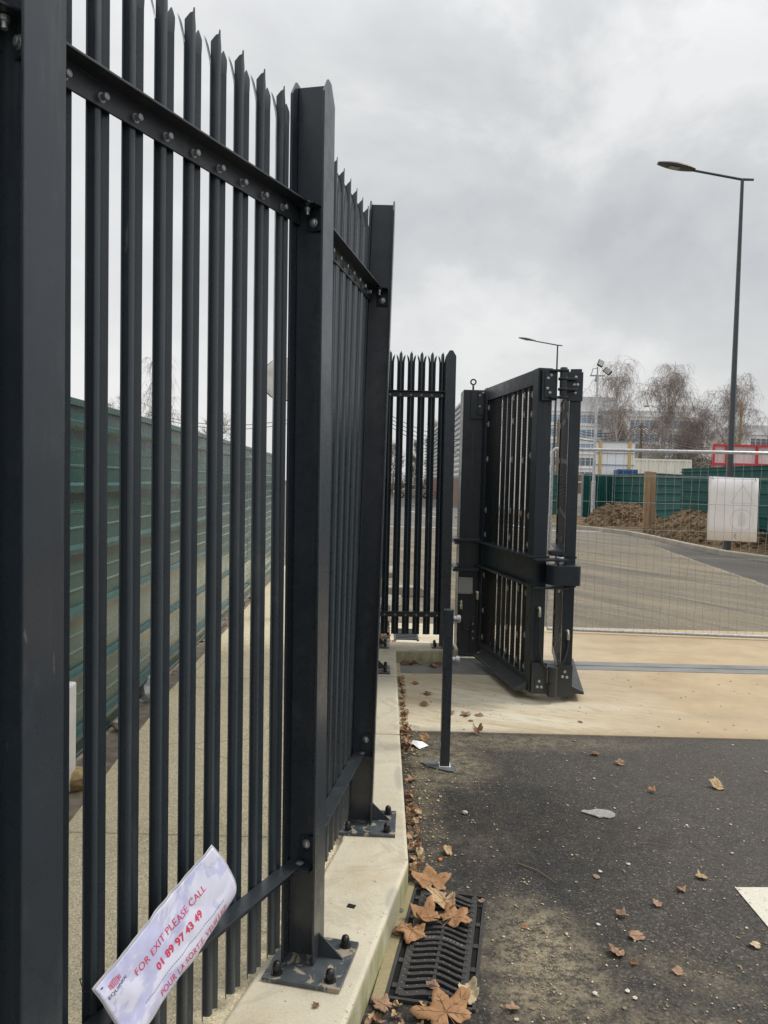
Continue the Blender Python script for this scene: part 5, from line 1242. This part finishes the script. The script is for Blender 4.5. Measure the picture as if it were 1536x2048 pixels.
# dead leaf litter packed along the kerb (uncountable)
mm = {k: MB() for k in ('brown', 'pink', 'tan')}
def litter(m, x, y, z, s_, seed):
    a, b, c = leaf_geo(s_, seed, rnd.uniform(.4, 1.2), .15, rnd.uniform(0, .6), rnd.choice((1, 3, 3, 5))); place(a, (x, y, z), rnd.uniform(0, 6.28), (rnd.uniform(-.5, .5), rnd.uniform(-.5, .5))); m.add(a.v, a.f)
for i in range(250):
    f = rnd.random(); y = 3.32 + 4.0 * f; x = .152 + abs(rnd.gauss(0, .030)) + .012; k = rnd.choice(('brown', 'brown', 'pink', 'tan'))
    if .0 < math.sin(y * 5.1) + math.sin(y * 2.3 + 1) + .9: litter(mm[k], x, y, .012 + rnd.random() * .014, rnd.uniform(.014, .036), 900 + i)
for i in range(26): litter(mm[rnd.choice(('brown', 'pink'))], rnd.uniform(.18, .65), 7.36 - abs(rnd.gauss(0, .05)), .02, rnd.uniform(.02, .04), 1300 + i)
for i in range(22): litter(mm[rnd.choice(('brown', 'pink', 'tan'))], rnd.uniform(-.02, .18), 2.47 + rnd.uniform(-.08, .05), .01, rnd.uniform(.010, .024), 1400 + i)
for i in range(40): y = rnd.uniform(4.0, 13); litter(mm[rnd.choice(('brown', 'pink', 'tan'))], -1.72 - (y - 4) * .022 + rnd.uniform(0, .09), y, .115, rnd.uniform(.02, .05), 1500 + i)
for i in range(24): litter(mm[rnd.choice(('brown', 'pink'))], rnd.uniform(.0, .22), rnd.uniform(7.85, 9.6), .02, rnd.uniform(.03, .06), 1600 + i)
for k, m in mm.items(): q = m.build('leaf_litter', LM[k]); tag(q, {'brown': 'dark brown', 'pink': 'pinkish', 'tan': 'tan'}[k] + ' dead leaf litter packed along the foot of the concrete kerb', 'leaf litter', kind='stuff')
# grit, crumbs and small stones on the asphalt (uncountable)
bmc = bmesh.new(); bmesh.ops.create_icosphere(bmc, subdivisions=1, radius=1); CV = [v.co.copy() for v in bmc.verts]; CF = [tuple(v.index for v in f.verts) for f in bmc.faces]; bmc.free()
def grit(n, area, r0, r1, mat, label, flat=.5, z=.002):
    m = MB()
    for i in range(n):
        x, y = area(); r_ = rnd.uniform(r0, r1) * (1 + 1.2 * (rnd.random() < .06)); a = rnd.uniform(0, 6.28); sx2 = rnd.uniform(.6, 1.5)
        m.add([(x + (v.x * math.cos(a) * sx2 - v.y * math.sin(a)) * r_ * rnd.uniform(.8, 1.2), y + (v.x * math.sin(a) * sx2 + v.y * math.cos(a)) * r_, z + (v.z + .6) * r_ * flat) for v in CV], CF)
    q = m.build('grit', mat); return tag(q, label, 'grit', kind='stuff')
def asp(): y = 2.3 + 3.0 * rnd.random() ** 1.1; return rnd.uniform(.2, .55 * y + .2), y
grit(520, asp, .0018, .0045, simple('pale_grit', (.55, .48, .34), .9), 'pale grit and crumbs scattered over the dark asphalt')
grit(260, asp, .003, .008, simple('brown_leaf_crumbs', (.24, .175, .115), .9), 'brown leaf crumbs scattered over the dark asphalt', .25)
def sand(): a = rnd.gauss(0, 1); return .56 + abs(rnd.gauss(0, .10)), 2.75 + rnd.gauss(0, .28)
grit(380, sand, .0012, .0030, simple('sand_grit', (.36, .29, .18), .9), 'loose sandy grit beside the right edge of the gully grate')
def nearkerb(): return .16 + abs(rnd.gauss(0, .09)), rnd.uniform(3.3, 5.4)
grit(520, nearkerb, .0018, .005, simple('kerb_grit', (.46, .38, .22), .9), 'yellowish grit gathered along the kerb and around the stop post')
def slabg(): return rnd.uniform(.3, 4.2), rnd.uniform(5.4, 7.2)
grit(120, slabg, .004, .010, LM['brown'], 'dark leaf crumbs scattered over the concrete slab', .25, .010)
# singled out bits
def flat_bit(name, pts, z, h, mat, label, cat):
    c_ = (sum(p[0] for p in pts) / len(pts), sum(p[1] for p in pts) / len(pts), z); m = MB(); m.prism(pts, z, z + h); q = m.build(name, mat, origin=c_, bevel=.001); return tag(q, label, cat)
flat_bit('stone_flake', [(1.10, 4.085), (1.13, 4.06), (1.165, 4.035), (1.18, 4.012), (1.205, 4.022), (1.235, 4.01), (1.268, 4.03), (1.28, 4.06), (1.27, 4.095), (1.235, 4.115), (1.19, 4.12), (1.15, 4.098), (1.125, 4.105)], .003, .006, simple('grey_flake', (.30, .295, .27), .9, var=.25, scale=60), 'flat grey mortar flake on the dark asphalt, drop shaped', 'stone flake')
m = MB(); pp = [(.185, 5.10), (.235, 5.13), (.30, 5.12), (.335, 5.05), (.27, 4.99), (.235, 5.05)]; n_p = len(pp)
m.add([(x, y, .008 + .012 * ((i * 3) % 4) / 4) for i, (x, y) in enumerate(pp)] + [(.262, 5.075, .028)], [(i, (i + 1) % n_p, n_p) for i in range(n_p)]); q = m.build('paper_scrap', simple('white_paper', (.85, .85, .84), .7, var=.04), origin=(.26, 5.06, 0)); md = q.modifiers.new('t', 'SOLIDIFY'); md.thickness = .0008; tag(q, 'torn white paper scrap on the asphalt by the kerb near the slab edge', 'paper scrap')
rock((.302, 3.515, .008), .010, 8, simple('orange_peel', (.75, .22, .03), .6), 'peel_scrap', 'tiny bright orange scrap near the narrow tan leaf', 'scrap')
rock((.470, 4.03, .010), .016, 9, M_['rock2'], 'pebble', 'rounded cream pebble on the dark asphalt beyond the orange scrap', 'pebble')
for i, (x, y, r_) in enumerate(((.772, 2.598, .009), (.890, 2.615, .009), (1.026, 3.445, .009), (.90, 3.02, .008), (1.18, 3.52, .009), (.905, 2.58, .008), (1.62, 3.95, .008))):
    rock((x, y, .006), r_, 20 + i, simple('white_chip', (.60, .57, .48), .8, var=.15), 'stone_chip', 'small white stone chip on the dark asphalt', 'stone chip', .4, 'small white stone chips on the asphalt')
m = MB(); m.lathe([(.011, 0), (.011, .010), (.0055, .010), (.0055, .002)], (.110, 3.065, .0125), 6); q = m.build('steel_nut', M_['galv'], origin=(.11, 3.065, .012)); tag(q, 'lost hexagonal steel nut on the mortar strip beside the grate', 'nut')
def twig(pts, r_, label): m = MB(); m.tube(pts, [r_, r_ * .8, r_ * .5], 5); q = m.build('twig', M_['stem'], origin=pts[0]); tag(q, label, 'twig')
twig([(.66, 3.50, .006), (.74, 3.43, .010), (.80, 3.33, .006)], .0028, 'dark twig on the asphalt right of the far end of the grate')
twig([(1.27, 3.74, .005), (1.37, 3.73, .008), (1.46, 3.70, .005)], .0018, 'thin straight twig on the asphalt above the marking')
twig([(1.60, 3.86, .005), (1.56, 3.75, .007), (1.62, 3.66, .005)], .0015, 'bent thin twig lying right of the straight twig')
flat_bit('label_chip', [(-.105, 2.86), (-.075, 2.85), (-.068, 2.872), (-.098, 2.883)], .1402, .003, M_['black'], 'small black plastic chip on top of the concrete kerb between the post plates', 'plastic chip')
big_leaf(-.170, 2.30, .142, .016, 'brown', .6, 'tiny red brown leaf scrap on the kerb in front of the near base plate', .4, (0, 0), 700, .3, 3)
# plastic bag bundle and bits against the hoarding foot
rock((-1.70, 5.65, .17), .10, 12, simple('white_plastic_film', (.55, .57, .60), .4, var=.1), 'plastic_bag', 'crumpled whitish plastic bag at the hoarding foot between the pales', 'plastic bag', 1.1)
